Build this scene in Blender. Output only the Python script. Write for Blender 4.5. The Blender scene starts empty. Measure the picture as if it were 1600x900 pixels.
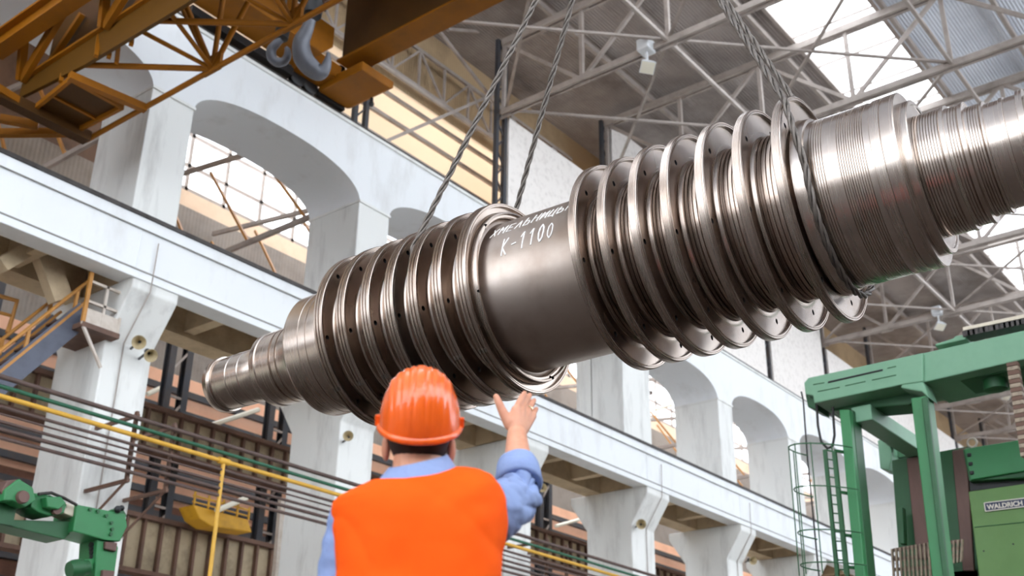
import bpy, bmesh, math, random
from math import sin, cos, pi, radians, sqrt, atan2
from mathutils import Vector, Matrix
random.seed(7)
SC = bpy.context.scene
COL = SC.collection
V = Vector
# ------------------------------------------------------------------ camera
FPX = 1799.0
YAW, PITCH, ROLL = radians(38.446), radians(24.931), radians(0.833)
CAM = V((0, 0, 0.7))
_f = V((cos(PITCH)*cos(YAW), cos(PITCH)*sin(YAW), sin(PITCH)))
_r = _f.cross(V((0, 0, 1))).normalized()
_u = _r.cross(_f)
_R = _r*cos(ROLL) + _u*sin(ROLL)
_U = -_r*sin(ROLL) + _u*cos(ROLL)
def ray(px, py): return _f + _R*((px-800)/FPX) - _U*((py-450)/FPX)
def onX(px, py, x): d = ray(px, py); return CAM + d*(x/d.x)
def onY(px, py, y): d = ray(px, py); return CAM + d*(y/d.y)
def onZ(px, py, z): d = ray(px, py); return CAM + d*((z-CAM.z)/d.z)
def at(px, py, t): return CAM + ray(px, py)*t
cam = bpy.data.cameras.new('camera')
cam.sensor_width = 36.0
cam.lens = 36.0*FPX/1600.0
cam.clip_end = 400
cam.dof.use_dof = True
cam.dof.focus_distance = 6.3
cam.dof.aperture_fstop = 3.2
co = bpy.data.objects.new('camera', cam)
COL.objects.link(co)
M = Matrix((_R, _U, -_f)).transposed().to_4x4()
M.translation = CAM
co.matrix_world = M
SC.camera = co
# ------------------------------------------------------------------ mesh collector
class MB:
    def __init__(s): s.v = []; s.f = []
    def add(s, vs, fs):
        n = len(s.v)
        s.v += [V(a) for a in vs]
        s.f += [[i+n for i in q] for q in fs]
        return s
    def hexa(s, a):      # 8 corners: bottom 4 ccw, top 4 ccw
        return s.add(a, [(3,2,1,0),(4,5,6,7),(0,1,5,4),(1,2,6,5),(2,3,7,6),(3,0,4,7)])
    def box(s, x0, x1, y0, y1, z0, z1):
        return s.hexa([(x0,y0,z0),(x1,y0,z0),(x1,y1,z0),(x0,y1,z0),(x0,y0,z1),(x1,y0,z1),(x1,y1,z1),(x0,y1,z1)])
    def bar(s, p, q, w, h, up=(0,0,1)):
        p, q = V(p), V(q); d = (q-p).normalized(); up = V(up)
        if abs(d.dot(up)) > .98: up = V((0,1,0)) if abs(d.y) < .9 else V((1,0,0))
        x = d.cross(up).normalized(); y = x.cross(d)
        x *= w/2; y *= h/2
        return s.hexa([p-x-y, p+x-y, q+x-y, q-x-y, p-x+y, p+x+y, q+x+y, q-x+y])
    def ibeam(s, p, q, w, h, t=.03, up=(0,0,1)):
        p, q, up = V(p), V(q), V(up)
        o = up*(h/2-t/2)
        s.bar(p+o, q+o, w, t, up); s.bar(p-o, q-o, w, t, up); s.bar(p, q, t*.8, h-t, up)
        return s
    def tube(s, pts, r, n=10, closed=False, caps=True):
        pts = [V(p) for p in pts]; m = len(pts); rings = []
        rr = r if isinstance(r, (list, tuple)) else [r]*m
        prev = None
        for i in range(m):
            if closed: t = pts[(i+1) % m]-pts[i-1]
            else: t = pts[min(i+1, m-1)]-pts[max(i-1, 0)]
            t.normalize()
            if prev is None:
                a = V((0,0,1)) if abs(t.z) < .9 else V((1,0,0))
                x = t.cross(a).normalized()
            else:
                x = (prev - t*prev.dot(t)).normalized()
            prev = x; y = t.cross(x)
            rings.append([pts[i]+(x*cos(2*pi*k/n)+y*sin(2*pi*k/n))*rr[i] for k in range(n)])
        vs = [p for ring in rings for p in ring]; fs = []
        for i in range(m if closed else m-1):
            j = (i+1) % m
            for k in range(n):
                l = (k+1) % n
                fs.append((i*n+k, i*n+l, j*n+l, j*n+k))
        if caps and not closed:
            fs.append(tuple(range(n-1, -1, -1))); fs.append(tuple((m-1)*n+k for k in range(n)))
        return s.add(vs, fs)
    def lathe(s, prof, org, ax, n=32, ref=None, close=False):   # prof: (along axis, radius)
        ax = V(ax).normalized(); org = V(org)
        ref = V(ref) if ref else (V((0,0,1)) if abs(ax.z) < .9 else V((1,0,0)))
        a = ax.cross(ref).normalized(); b = a.cross(ax)
        vs = []; fs = []; m = len(prof)
        for (t, r) in prof:
            for k in range(n):
                th = 2*pi*k/n
                vs.append(org+ax*t+(a*cos(th)+b*sin(th))*r)
        for i in range(m if close else m-1):
            j = (i+1) % m
            for k in range(n):
                l = (k+1) % n
                fs.append((i*n+k, j*n+k, j*n+l, i*n+l))
        if not close:
            fs.append(tuple(range(n))); fs.append(tuple((m-1)*n+k for k in range(n-1, -1, -1)))
        return s.add(vs, fs)
    def prism(s, poly, ext):   # poly: 3D outline, ext: extrusion vector
        n = len(poly); e = V(ext); poly = [V(p) for p in poly]
        fs = [tuple(range(n-1, -1, -1)), tuple(n+i for i in range(n))]
        fs += [(i, (i+1) % n, n+(i+1) % n, n+i) for i in range(n)]
        return s.add(poly+[p+e for p in poly], fs)
    def ball(s, c, r, n=12, sc=(1,1,1)):
        c = V(c); vs = []; fs = []; m = n//2
        for i in range(m+1):
            ph = pi*i/m
            for k in range(n):
                th = 2*pi*k/n
                vs.append(c+V((sin(ph)*cos(th)*sc[0], sin(ph)*sin(th)*sc[1], cos(ph)*sc[2]))*r)
        for i in range(m):
            for k in range(n):
                l = (k+1) % n
                fs.append((i*n+k, (i+1)*n+k, (i+1)*n+l, i*n+l))
        return s.add(vs, fs)
    def build(s, name, mat=None, parent=None, smooth=None, bevel=0, kind=None, recalc=True):
        c = parent.matrix_world.translation.copy() if parent else None
        if parent:
            c = V((0,0,0)); p = parent
            while p: c += p.location; p = p.parent
        else:
            xs = [v.x for v in s.v]; ys = [v.y for v in s.v]; zs = [v.z for v in s.v]
            c = V(((min(xs)+max(xs))/2, (min(ys)+max(ys))/2, min(zs)))
        me = bpy.data.meshes.new(name)
        me.from_pydata([v-c for v in s.v], [], s.f)
        me.validate()
        if recalc:
            bm = bmesh.new(); bm.from_mesh(me)
            bmesh.ops.remove_doubles(bm, verts=bm.verts, dist=1e-6)
            bmesh.ops.recalc_face_normals(bm, faces=bm.faces)
            bm.to_mesh(me); bm.free()
        o = bpy.data.objects.new(name, me)
        COL.objects.link(o)
        if parent: o.parent = parent
        else: o.location = c
        if mat: me.materials.append(mat)
        if smooth:
            me.polygons.foreach_set('use_smooth', [True]*len(me.polygons))
            me.set_sharp_from_angle(angle=radians(smooth))
        if bevel:
            b = o.modifiers.new('bevel', 'BEVEL'); b.width = bevel; b.segments = 2; b.limit_method = 'ANGLE'
        if kind: o['kind'] = kind
        return o
def tag(o, label, cat=None, group=None, kind=None):
    o['label'] = label
    if cat: o['category'] = cat
    if group: o['group'] = group
    if kind: o['kind'] = kind
    return o
def thing(name, label, cat, loc, group=None):
    o = bpy.data.objects.new(name, None); COL.objects.link(o)
    o.location = loc; o.empty_display_size = .2
    return tag(o, label, cat, group)
def struct(name, mb, mat, label, cat='wall', smooth=None, bevel=0, group=None):
    o = mb.build(name, mat, None, smooth, bevel)
    return tag(o, label, cat, group, 'structure')
def copy_tree(o, loc, label=None, parent=None):
    c = o.copy(); COL.objects.link(c)
    if parent: c.parent = parent
    else: c.location = loc
    if label: c['label'] = label
    for ch in list(o.children): copy_tree(ch, None, None, c)
    return c
# ------------------------------------------------------------------ materials
def lin(h):
    c = [int(h[i:i+2], 16)/255 for i in (0, 2, 4)]
    return [(x/12.92 if x <= .04045 else ((x+.055)/1.055)**2.4) for x in c]+[1]
def mat(name, hexc, rough=.6, metal=0, dirt=None, amt=.3, scale=2, stretch=(1,1,1), bump=0, bscale=40, thr=(.45,.75), spec=.5, coat=0):
    m = bpy.data.materials.new(name); m.use_nodes = True
    nt = m.node_tree; b = nt.nodes['Principled BSDF']
    b.inputs['Roughness'].default_value = rough
    b.inputs['Metallic'].default_value = metal
    b.inputs['Specular IOR Level'].default_value = spec
    b.inputs['Coat Weight'].default_value = coat
    b.inputs['Base Color'].default_value = lin(hexc)
    if dirt or bump:
        g = nt.nodes.new('ShaderNodeNewGeometry')
        mp = nt.nodes.new('ShaderNodeMapping'); mp.inputs['Scale'].default_value = stretch
        nt.links.new(g.outputs['Position'], mp.inputs['Vector'])
    if dirt:
        n = nt.nodes.new('ShaderNodeTexNoise'); n.inputs['Scale'].default_value = scale
        n.inputs['Detail'].default_value = 6; n.inputs['Roughness'].default_value = .65
        nt.links.new(mp.outputs['Vector'], n.inputs['Vector'])
        r = nt.nodes.new('ShaderNodeMapRange'); r.inputs[1].default_value = thr[0]; r.inputs[2].default_value = thr[1]
        r.inputs[4].default_value = amt
        nt.links.new(n.outputs['Fac'], r.inputs[0])
        x = nt.nodes.new('ShaderNodeMix'); x.data_type = 'RGBA'
        x.inputs[6].default_value = lin(hexc); x.inputs[7].default_value = lin(dirt)
        nt.links.new(r.outputs[0], x.inputs[0])
        nt.links.new(x.outputs[2], b.inputs['Base Color'])
    if bump:
        n2 = nt.nodes.new('ShaderNodeTexNoise'); n2.inputs['Scale'].default_value = bscale; n2.inputs['Detail'].default_value = 4
        nt.links.new(g.outputs['Position'], n2.inputs['Vector'])
        bp = nt.nodes.new('ShaderNodeBump'); bp.inputs['Strength'].default_value = bump; bp.inputs['Distance'].default_value = .01
        nt.links.new(n2.outputs['Fac'], bp.inputs['Height'])
        nt.links.new(bp.outputs['Normal'], b.inputs['Normal'])
    return m
def wave_bump(m, axis, scale, strength=.6, dist=.03):
    nt = m.node_tree; b = nt.nodes['Principled BSDF']
    g = nt.nodes.new('ShaderNodeNewGeometry')
    w = nt.nodes.new('ShaderNodeTexWave'); w.bands_direction = axis; w.inputs['Scale'].default_value = scale
    nt.links.new(g.outputs['Position'], w.inputs['Vector'])
    bp = nt.nodes.new('ShaderNodeBump'); bp.inputs['Strength'].default_value = strength; bp.inputs['Distance'].default_value = dist
    nt.links.new(w.outputs['Fac'], bp.inputs['Height']); nt.links.new(bp.outputs['Normal'], b.inputs['Normal'])
    return m
def metal_turned(name, hexc, rough, aniso=.7, bmp=.02):
    # turned steel: anisotropic about the object's own Z axis with fine rings and an uneven brown tint
    m = bpy.data.materials.new(name); m.use_nodes = True
    nt = m.node_tree; b = nt.nodes['Principled BSDF']
    b.inputs['Metallic'].default_value = 1; b.inputs['Roughness'].default_value = rough
    b.inputs['Anisotropic'].default_value = aniso
    t = nt.nodes.new('ShaderNodeTangent'); t.direction_type = 'RADIAL'; t.axis = 'Z'
    nt.links.new(t.outputs[0], b.inputs['Tangent'])
    tc = nt.nodes.new('ShaderNodeTexCoord')
    n = nt.nodes.new('ShaderNodeTexNoise'); n.inputs['Scale'].default_value = 3.5; n.inputs['Detail'].default_value = 7
    nt.links.new(tc.outputs['Object'], n.inputs['Vector'])
    r = nt.nodes.new('ShaderNodeMapRange'); r.inputs[1].default_value = .4; r.inputs[2].default_value = .7; r.inputs[4].default_value = .55
    nt.links.new(n.outputs['Fac'], r.inputs[0])
    x = nt.nodes.new('ShaderNodeMix'); x.data_type = 'RGBA'
    x.inputs[6].default_value = lin(hexc); x.inputs[7].default_value = lin('8c7767')
    nt.links.new(r.outputs[0], x.inputs[0]); nt.links.new(x.outputs[2], b.inputs['Base Color'])
    # fine turning marks along the axis
    mp = nt.nodes.new('ShaderNodeMapping'); mp.inputs['Scale'].default_value = (.5, .5, 120)
    nt.links.new(tc.outputs['Object'], mp.inputs['Vector'])
    n2 = nt.nodes.new('ShaderNodeTexNoise'); n2.inputs['Scale'].default_value = 1.5; n2.inputs['Detail'].default_value = 3
    nt.links.new(mp.outputs['Vector'], n2.inputs['Vector'])
    r2 = nt.nodes.new('ShaderNodeMapRange'); r2.inputs[1].default_value = .3; r2.inputs[2].default_value = .7
    r2.inputs[3].default_value = rough-.03; r2.inputs[4].default_value = rough+.05
    nt.links.new(n2.outputs['Fac'], r2.inputs[0]); nt.links.new(r2.outputs[0], b.inputs['Roughness'])
    bp = nt.nodes.new('ShaderNodeBump'); bp.inputs['Strength'].default_value = bmp; bp.inputs['Distance'].default_value = .001
    nt.links.new(n2.outputs['Fac'], bp.inputs['Height']); nt.links.new(bp.outputs['Normal'], b.inputs['Normal'])
    return m
MT = dict(
 white=mat('whitewashed_concrete', 'e9ebec', .75, dirt='a39a8c', amt=.35, scale=1.3, stretch=(1,1,.35), bump=.15, bscale=12, thr=(.52,.85)),
 pier=mat('limewashed_pier', 'e6e6e2', .8, dirt='85807a', amt=.55, scale=1.6, stretch=(1.5,1.5,.3), bump=.15, bscale=10, thr=(.5,.85)),
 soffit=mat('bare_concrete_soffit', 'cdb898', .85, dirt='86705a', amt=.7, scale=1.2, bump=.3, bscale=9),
 brick=mat('whitewashed_brick', 'eee8e2', .85, dirt='8f8378', amt=.4, scale=5.5, bump=.5, bscale=25, thr=(.5,.8)),
 rail=mat('rail_steel', '4a4644', .5, .6, dirt='2b2422', amt=.8, scale=5),
 steel=mat('truss_steel', 'a89d95', .6, .0, dirt='6e625a', amt=.6, scale=1.5),
 darksteel=mat('dark_column_steel', '3d3f45', .6, .2, dirt='57493c', amt=.6, scale=2),
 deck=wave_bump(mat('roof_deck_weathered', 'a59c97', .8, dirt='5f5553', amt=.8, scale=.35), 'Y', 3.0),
 deckhaze=wave_bump(mat('roof_deck_haze', 'e4eaf4', .7, dirt='c0c8d6', amt=.7, scale=.4), 'Y', 3.0),  # pale blue colour stands in for haze and glare beside the skylight
 sheet=wave_bump(mat('beige_sheeting', 'b59b78', .8, dirt='6f5a44', amt=.7, scale=.5), 'X', 3.0),
 amber=mat('crane_amber_paint', '8f5606', .6, spec=.2, dirt='6b4310', amt=.6, scale=1.2),
 amberweb=mat('crane_olive_web', '5c3c0a', .6, spec=.2, dirt='4a2f08', amt=.5, scale=.9),
 amberdk=mat('crane_amber_web', '4a2e0c', .6, spec=.2, dirt='38230a', amt=.7, scale=.9),
 black=mat('grease_and_shade_black', '1b1b1d', .5),
 hook=mat('forged_hook_grey', '6f7178', .45, .3, dirt='5c5d63', amt=.5, scale=6),
 rope=mat('wire_rope_steel', '776f68', .5, .5, dirt='3d3733', amt=.6, scale=30),
 green=mat('machine_green', '74a182', .5, dirt='659475', amt=.5, scale=2.2),
 greendk=mat('machine_dark_green', '245a33', .5, dirt='1b4628', amt=.5, scale=2),
 greenlt=mat('machine_olive_green', '64894a', .5, dirt='567c40', amt=.5, scale=2),
 way=mat('worn_brown_way', '6b5048', .5, .3, dirt='453430', amt=.6, scale=4, stretch=(1,1,.2)),
 brownpipe=mat('brown_pipe_paint', '5a463f', .55, dirt='2f2422', amt=.6, scale=5),
 greenpipe=mat('green_pipe_paint', '1f5a40', .5),
 yellow=mat('yellow_pipe_paint', 'd8a63a', .5, dirt='b0832c', amt=.4, scale=4),
 yellowdk=mat('yellow_cab_paint', 'd6a024', .55, dirt='8a6318', amt=.5, scale=2),
 orangerail=mat('orange_handrail_paint', 'b8803a', .55, dirt='7b5530', amt=.5, scale=4),
 bluesteel=mat('bluegrey_stringer', '575b68', .6, dirt='3a3c45', amt=.6, scale=3),
 palerail=mat('pale_railing', 'c9beb2', .6, dirt='9b8672', amt=.6, scale=4),
 pinkbrick=mat('far_red_brick', 'f0bd9e', .85, dirt='d29c80', amt=.6, scale=1.2),
 riveted=mat('riveted_girder', 'ad9c80', .7, dirt='5b4d3e', amt=.8, scale=1.6),
 rust=mat('rusty_girder', '6b4f41', .7, dirt='40302a', amt=.7, scale=2),
 floor=mat('workshop_floor', '3f332b', .65, dirt='2d241e', amt=.7, scale=.6),
 endwall=mat('end_wall_render', '7d7268', .8, dirt='5b5048', amt=.6, scale=.4),
 horn=mat('horn_cream', 'b9a884', .5, dirt='7b6a4a', amt=.5, scale=8),
 horndk=mat('horn_back_grey', '4d4c4c', .5),
 lamp=mat('floodlight_body', 'd4d6d8', .4),
 lampglass=mat('floodlight_glass', 'e9e4d2', .2),
 rubber=mat('cable_black', '23211f', .6),
 chain=mat('cable_chain', 'a08f7a', .6, dirt='4d4035', amt=.8, scale=14),
 cream=mat('cream_cover', 'd8cdb8', .6),
 navy=mat('sign_navy', '2c3350', .4), signwhite=mat('sign_white', 'e2d9cc', .5), redlamp=mat('orange_lens', 'd97a2a', .3),
 hat=mat('hard_hat_orange', 'ff6a1c', .26, dirt='d24a12', amt=.5, scale=14, stretch=(1,1,.25), coat=.5, thr=(.5,.75)),
 vest=mat('safety_vest_orange', 'ff5c10', .85, spec=.15, dirt='ff6d12', amt=.4, scale=5, bump=.15, bscale=18),
 shirt=mat('blue_shirt', '8c9fca', .8, dirt='7286b6', amt=.6, scale=9, bump=.2, bscale=60),
 skin=mat('skin', 'd99b7c', .5, dirt='c47f60', amt=.6, scale=18),
 hair=mat('dark_hair', '2c1c14', .7), gold=mat('ring_gold', 'e8d6b0', .25, .9),
 trouser=mat('dark_trousers', '2f3440', .8), boot=mat('black_boots', '1d1a18', .5),
 chalk=mat('chalk', 'e9e6e2', .9),
 joint=mat('joint_grey', '8d8983', .8),
 lane=mat('pale_bounce_lane', 'd8d0c4', .7, dirt='b8aea2', amt=.6, scale=.6),
 timber=mat('dark_boarding', '6a5140', .8, dirt='3a2a20', amt=.8, scale=1.2),
 rustbrick=mat('rusty_brick', '7d5645', .85, dirt='4a332a', amt=.8, scale=1),
 greenpost=mat('post_green', '2f7d48', .45, dirt='276c3c', amt=.5, scale=2),
 corr=wave_bump(mat('aisle_grey_sheeting', '8f8780', .8, dirt='5f554f', amt=.7, scale=.6), 'X', 2.2, .2),
 peach=mat('aisle_pale_panel', 'e6cdb4', .8, dirt='c9a98c', amt=.6, scale=.8),
)
for k in ('skin',): MT[k].node_tree.nodes['Principled BSDF'].inputs['Subsurface Weight'].default_value = .1
def glass(name, tint='f6faff', a=.85, glow=0):
    m = bpy.data.materials.new(name); m.use_nodes = True; nt = m.node_tree
    for n in list(nt.nodes): nt.nodes.remove(n)
    o = nt.nodes.new('ShaderNodeOutputMaterial'); mx = nt.nodes.new('ShaderNodeMixShader')
    t = nt.nodes.new('ShaderNodeBsdfTransparent'); t.inputs[0].default_value = lin(tint)
    d = nt.nodes.new('ShaderNodeBsdfTranslucent'); d.inputs[0].default_value = lin(tint)
    mx.inputs[0].default_value = 1-a
    nt.links.new(t.outputs[0], mx.inputs[1]); nt.links.new(d.outputs[0], mx.inputs[2]); nt.links.new(mx.outputs[0], o.inputs[0])
    return m
MT['glass'] = glass('skylight_glass')
MT['steel_satin'] = metal_turned('satin_shaft_steel', 'bfb3aa', .36, .15, 0)
MT['steel_turned'] = metal_turned('turned_steel', 'cabeb4', .24, .35)
MT['steel_face'] = metal_turned('faced_steel', 'b4a79d', .26, .35)
MT['steel_rib'] = metal_turned('grooved_steel', 'b8a89c', .24, .3)
# ------------------------------------------------------------------ turbine rotor
RA = V((5.299, 3.463, 3.746)); RD = V((.07, -.997, .026)).normalized()
RE1 = RD.cross(V((0,0,1))).normalized(); RE2 = RE1.cross(RD)
def rpt(s, R, deg): a = radians(deg); return RA+RD*s+(RE1*cos(a)+RE2*sin(a))*R
rotor = thing('turbine_rotor', 'huge polished steel turbine rotor with two rows of discs hanging from wire slings', 'turbine rotor', RA)
rotor.rotation_euler = Matrix((RE1, -RE2, RD)).transposed().to_euler()
def loc_build(mb, name, m, parent, smooth=25):
    c = V((0,0,0))
    me = bpy.data.meshes.new(name); me.from_pydata(mb.v, [], mb.f)
    bm = bmesh.new(); bm.from_mesh(me); bmesh.ops.recalc_face_normals(bm, faces=bm.faces); bm.to_mesh(me); bm.free()
    o = bpy.data.objects.new(name, me); COL.objects.link(o); o.parent = parent
    me.materials.append(m)
    if smooth:
        me.polygons.foreach_set('use_smooth', [True]*len(me.polygons)); me.set_sharp_from_angle(angle=radians(smooth))
    return o
def rl(prof, name, m, n=144, parent=None):
    mb = MB(); mb.lathe([(a, max(r, .002)) for a, r in prof], (0,0,0), (0,0,1), n, (1,0,0))
    return loc_build(mb, name, m, parent or rotor)
def grooved(s0, s1, R, n, dep=.009, frac=.35):
    out = []; p = (s1-s0)/n
    for i in range(n):
        a = s0+p*i
        out += [(a, R), (a+p*(1-frac), R), (a+p*(1-frac)+.002, R-dep), (a+p-.002, R-dep)]
    return out+[(s1, R)]
ST, SF, SG = MT['steel_turned'], MT['steel_face'], MT['steel_rib']
rl([(-3.345,.0),(-3.345,.19),(-3.335,.206),(-3.30,.212),(-3.275,.212),(-3.262,.206),(-3.262,.0)], 'end_flange', ST)
rl([(-3.262,0),(-3.262,.196),(-3.112,.198),(-3.108,.193),(-3.098,.193),(-3.094,.199),(-2.99,.199),(-2.985,.194),(-2.975,.194),(-2.97,.2),(-2.80,.203),(-2.79,.2),(-2.79,0)], 'journal', ST)
rl([(-2.80,0),(-2.80,.255),(-2.785,.272),(-2.74,.274),(-2.735,.266),(-2.71,.266),(-2.705,.273),(-2.595,.275),(-2.592,.262),(-2.575,.262),(-2.572,.277),(-2.53,.278),(-2.527,.27),(-2.515,.27),(-2.512,.28),(-2.36,.284),(-2.31,.30),(-2.30,.32),(-2.30,0)], 'collar', ST)
rl([(-2.305,0),(-2.305,.415),(-2.30,.428),(-2.285,.436),(-2.16,.436),(-2.158,.433),(-2.13,.433),(-2.128,.437),(-2.09,.437),(-2.088,.433),(-2.08,.433),(-2.078,.439),(-1.84,.44),(-1.84,0)], 'gland_section', ST)
DS = [-1.858,-1.659,-1.454,-1.261,-1.073,-.881,-.692, .099,.283,.485,.68,.888,1.104,1.324]
DR = [.601,.608,.607,.61,.615,.619,.624,.634,.629,.637,.637,.639,.639,.641]
HL = .488
# hubs between the discs
def hub(a, b, R, n): return grooved(a, b, R, n, .010, .3)
lp = [(-1.84,0),(-1.84,.475)]
for i in range(6): lp += [(DS[i]+.05,.475),(DS[i+1]+.012,.475)]
lp += [(-.68,.5),(-.68,0)]
rl(lp, 'plain_hub', SG)
lp = [(.12,0),(.12,.475)]
for i in range(7, 13): lp += [(DS[i]+.032,.475)]+hub(DS[i]+.05, DS[i+1]+.008, .475, 7)
lp += [(1.35,.475),(1.35,0)]
rl(lp, 'grooved_hub', SG)
# plain centre shaft with fillets
fl = []
fl = [(-.66,0),(-.66,.53),(-.645,.528),(-.636,.515),(-.628,.505),(-.624,.49),(-.60,.486)]
rl(fl+[(.08,.484),(.10,.49),(.12,.50),(.12,0)], 'centre_shaft', MT['steel_satin'])
def disc(s, R, left, big=False):
    w = .07 if left else .052
    p = ([(-.018,.05),(-.018,R-.075),(-.014,R-.07),(.0,R-.066),(.0,R-.006),(.004,R)] if left else [(.0,.05),(.0,R-.006),(.004,R)])
    if left:   # three shallow lands on the rim of the left-hand discs
        p += [(.018,R),(.020,R-.006),(.025,R-.006),(.027,R),(.042,R),(.044,R-.006),(.049,R-.006),(.051,R)]
    else:
        p += [(.040,R),(.042,R-.003),(.045,R-.003)]
    p += ([(w-.003,R-.001),(w,R-.005),(w,R-.012),(w-.010,R-.014),(w-.010,R-.022),(w-.006,R-.024),(w-.006,R-.032),(w-.012,R-.036)] if left and not big else [(w-.004,R-.001),(w,R-.005),(w,R-.011),(w-.004,R-.0125),(w-.004,R-.016),(w,R-.0175),(w,R-.024),(w-.022,R-.028),(w-.022,R-.060)])
    if big: p += [(w+.02,R-.066),(w+.035,R-.07),(w+.037,R-.082),(w+.02,R-.088),(w+.02,R-.10),(w+.006,R-.104)]
    p += ([(w-.012,.50),(w-.008,.482),(w+.004,.476),(w+.004,.05)] if left and not big else [(w-.022,.52 if not big else .525),(w-.020,.495),(w-.014,.482),(w+.006,.477),(w+.006,.05)])
    return [(a+s, r) for a, r in p]
for i, (s, R) in enumerate(zip(DS, DR)):
    left = i < 7
    o = rl(disc(s, R, left, i == 6), 'rotor_disc', SF, 192)
    # seven bolt holes drilled into the face
    cut = MB()
    w = .07 if left else .052
    for k in range(7):
        th = radians(-18.5+360/7*k+(0 if not left else .5))
        c = V((cos(th)*.541, -sin(th)*.541, 0))
        cut.lathe([(s+.006,.0005),(s+.006,.0165),(s+w+.08,.0165),(s+w+.08,.0005)], c, (0,0,1), 16, (1,0,0))
    co_ = loc_build(cut, 'hole_cutter', MT['black'], None, None)
    co_.matrix_world = Matrix.Identity(4); o.parent = None
    bo = o.modifiers.new('holes', 'BOOLEAN'); bo.object = co_; bo.solver = 'EXACT'; bo.operation = 'DIFFERENCE'
    try: bo.material_mode = 'TRANSFER'
    except Exception: pass
    bpy.context.view_layer.update()
    me = bpy.data.meshes.new_from_object(o.evaluated_get(bpy.context.evaluated_depsgraph_get()))
    o.modifiers.clear(); o.data = me; o.parent = rotor
    me.polygons.foreach_set('use_smooth', [True]*len(me.polygons)); me.set_sharp_from_angle(angle=radians(25))
    bpy.data.objects.remove(co_)
    # balance slot: a small notch block across the rim of the left discs
    if left:
        nb = MB()
        for q in range(3):
            th = radians(-52-q*.0+0)
            a = V((cos(th), -sin(th), 0)); t = V((sin(th), cos(th), 0))
            z = s+.012+q*.021
            cpt = a*(R-.002)+V((0,0,z))
            nb.hexa([cpt-t*.014-a*.004+V((0,0,-.006)), cpt+t*.014-a*.004+V((0,0,-.006)), cpt+t*.014-a*.004+V((0,0,.006)), cpt-t*.014-a*.004+V((0,0,.006)),
                     cpt-t*.014+a*.003+V((0,0,-.006)), cpt+t*.014+a*.003+V((0,0,-.006)), cpt+t*.014+a*.003+V((0,0,.006)), cpt-t*.014+a*.003+V((0,0,.006))])
        loc_build(nb, 'locking_notch', MT['rope'], o, None)['label'] = 'dark locking notch in the rim'
g = [(1.37,0),(1.37,.50),(1.43,.49),(1.435,.474)]
g += grooved(1.45, 1.53, .472, 6, .004, .3)+[(1.59,.471)]+grooved(1.60, 1.745, .471, 12, .004, .3)
g += [(1.76,.466),(1.776,.466),(1.78,.474),(1.83,.474),(1.832,.468),(1.838,.468),(1.84,.475),(1.90,.476),(1.905,.47),(1.905,.41),(1.885,.405),(1.885,0)]
rl(g, 'ribbed_gland', ST)
rl([(1.885,.385),(1.885,.415),(1.95,.418),(1.955,.412),(1.955,.392),(1.95,.387)], 'lip_ring', ST)
g = [(1.84,0),(1.84,.36),(1.89,.345),(1.90,.33)]+grooved(1.91, 2.08, .329, 12, .006, .35)+[(2.085,.334),(2.105,.334),(2.107,.318)]
g += grooved(2.115, 2.17, .317, 4, .005)+[(2.175,.322),(2.195,.322),(2.20,.292)]+grooved(2.205, 2.27, .291, 5, .005)+[(2.275,.297),(2.285,.297),(2.288,.278)]
g += [(2.36,.277),(2.362,.284),(2.38,.284),(2.382,.277),(2.44,.277),(2.445,.295),(2.475,.295),(2.478,.26),(2.75,.258),(2.75,.22),(3.1,.22),(3.1,0)]
rl(g, 'stub_shaft', ST)
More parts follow.
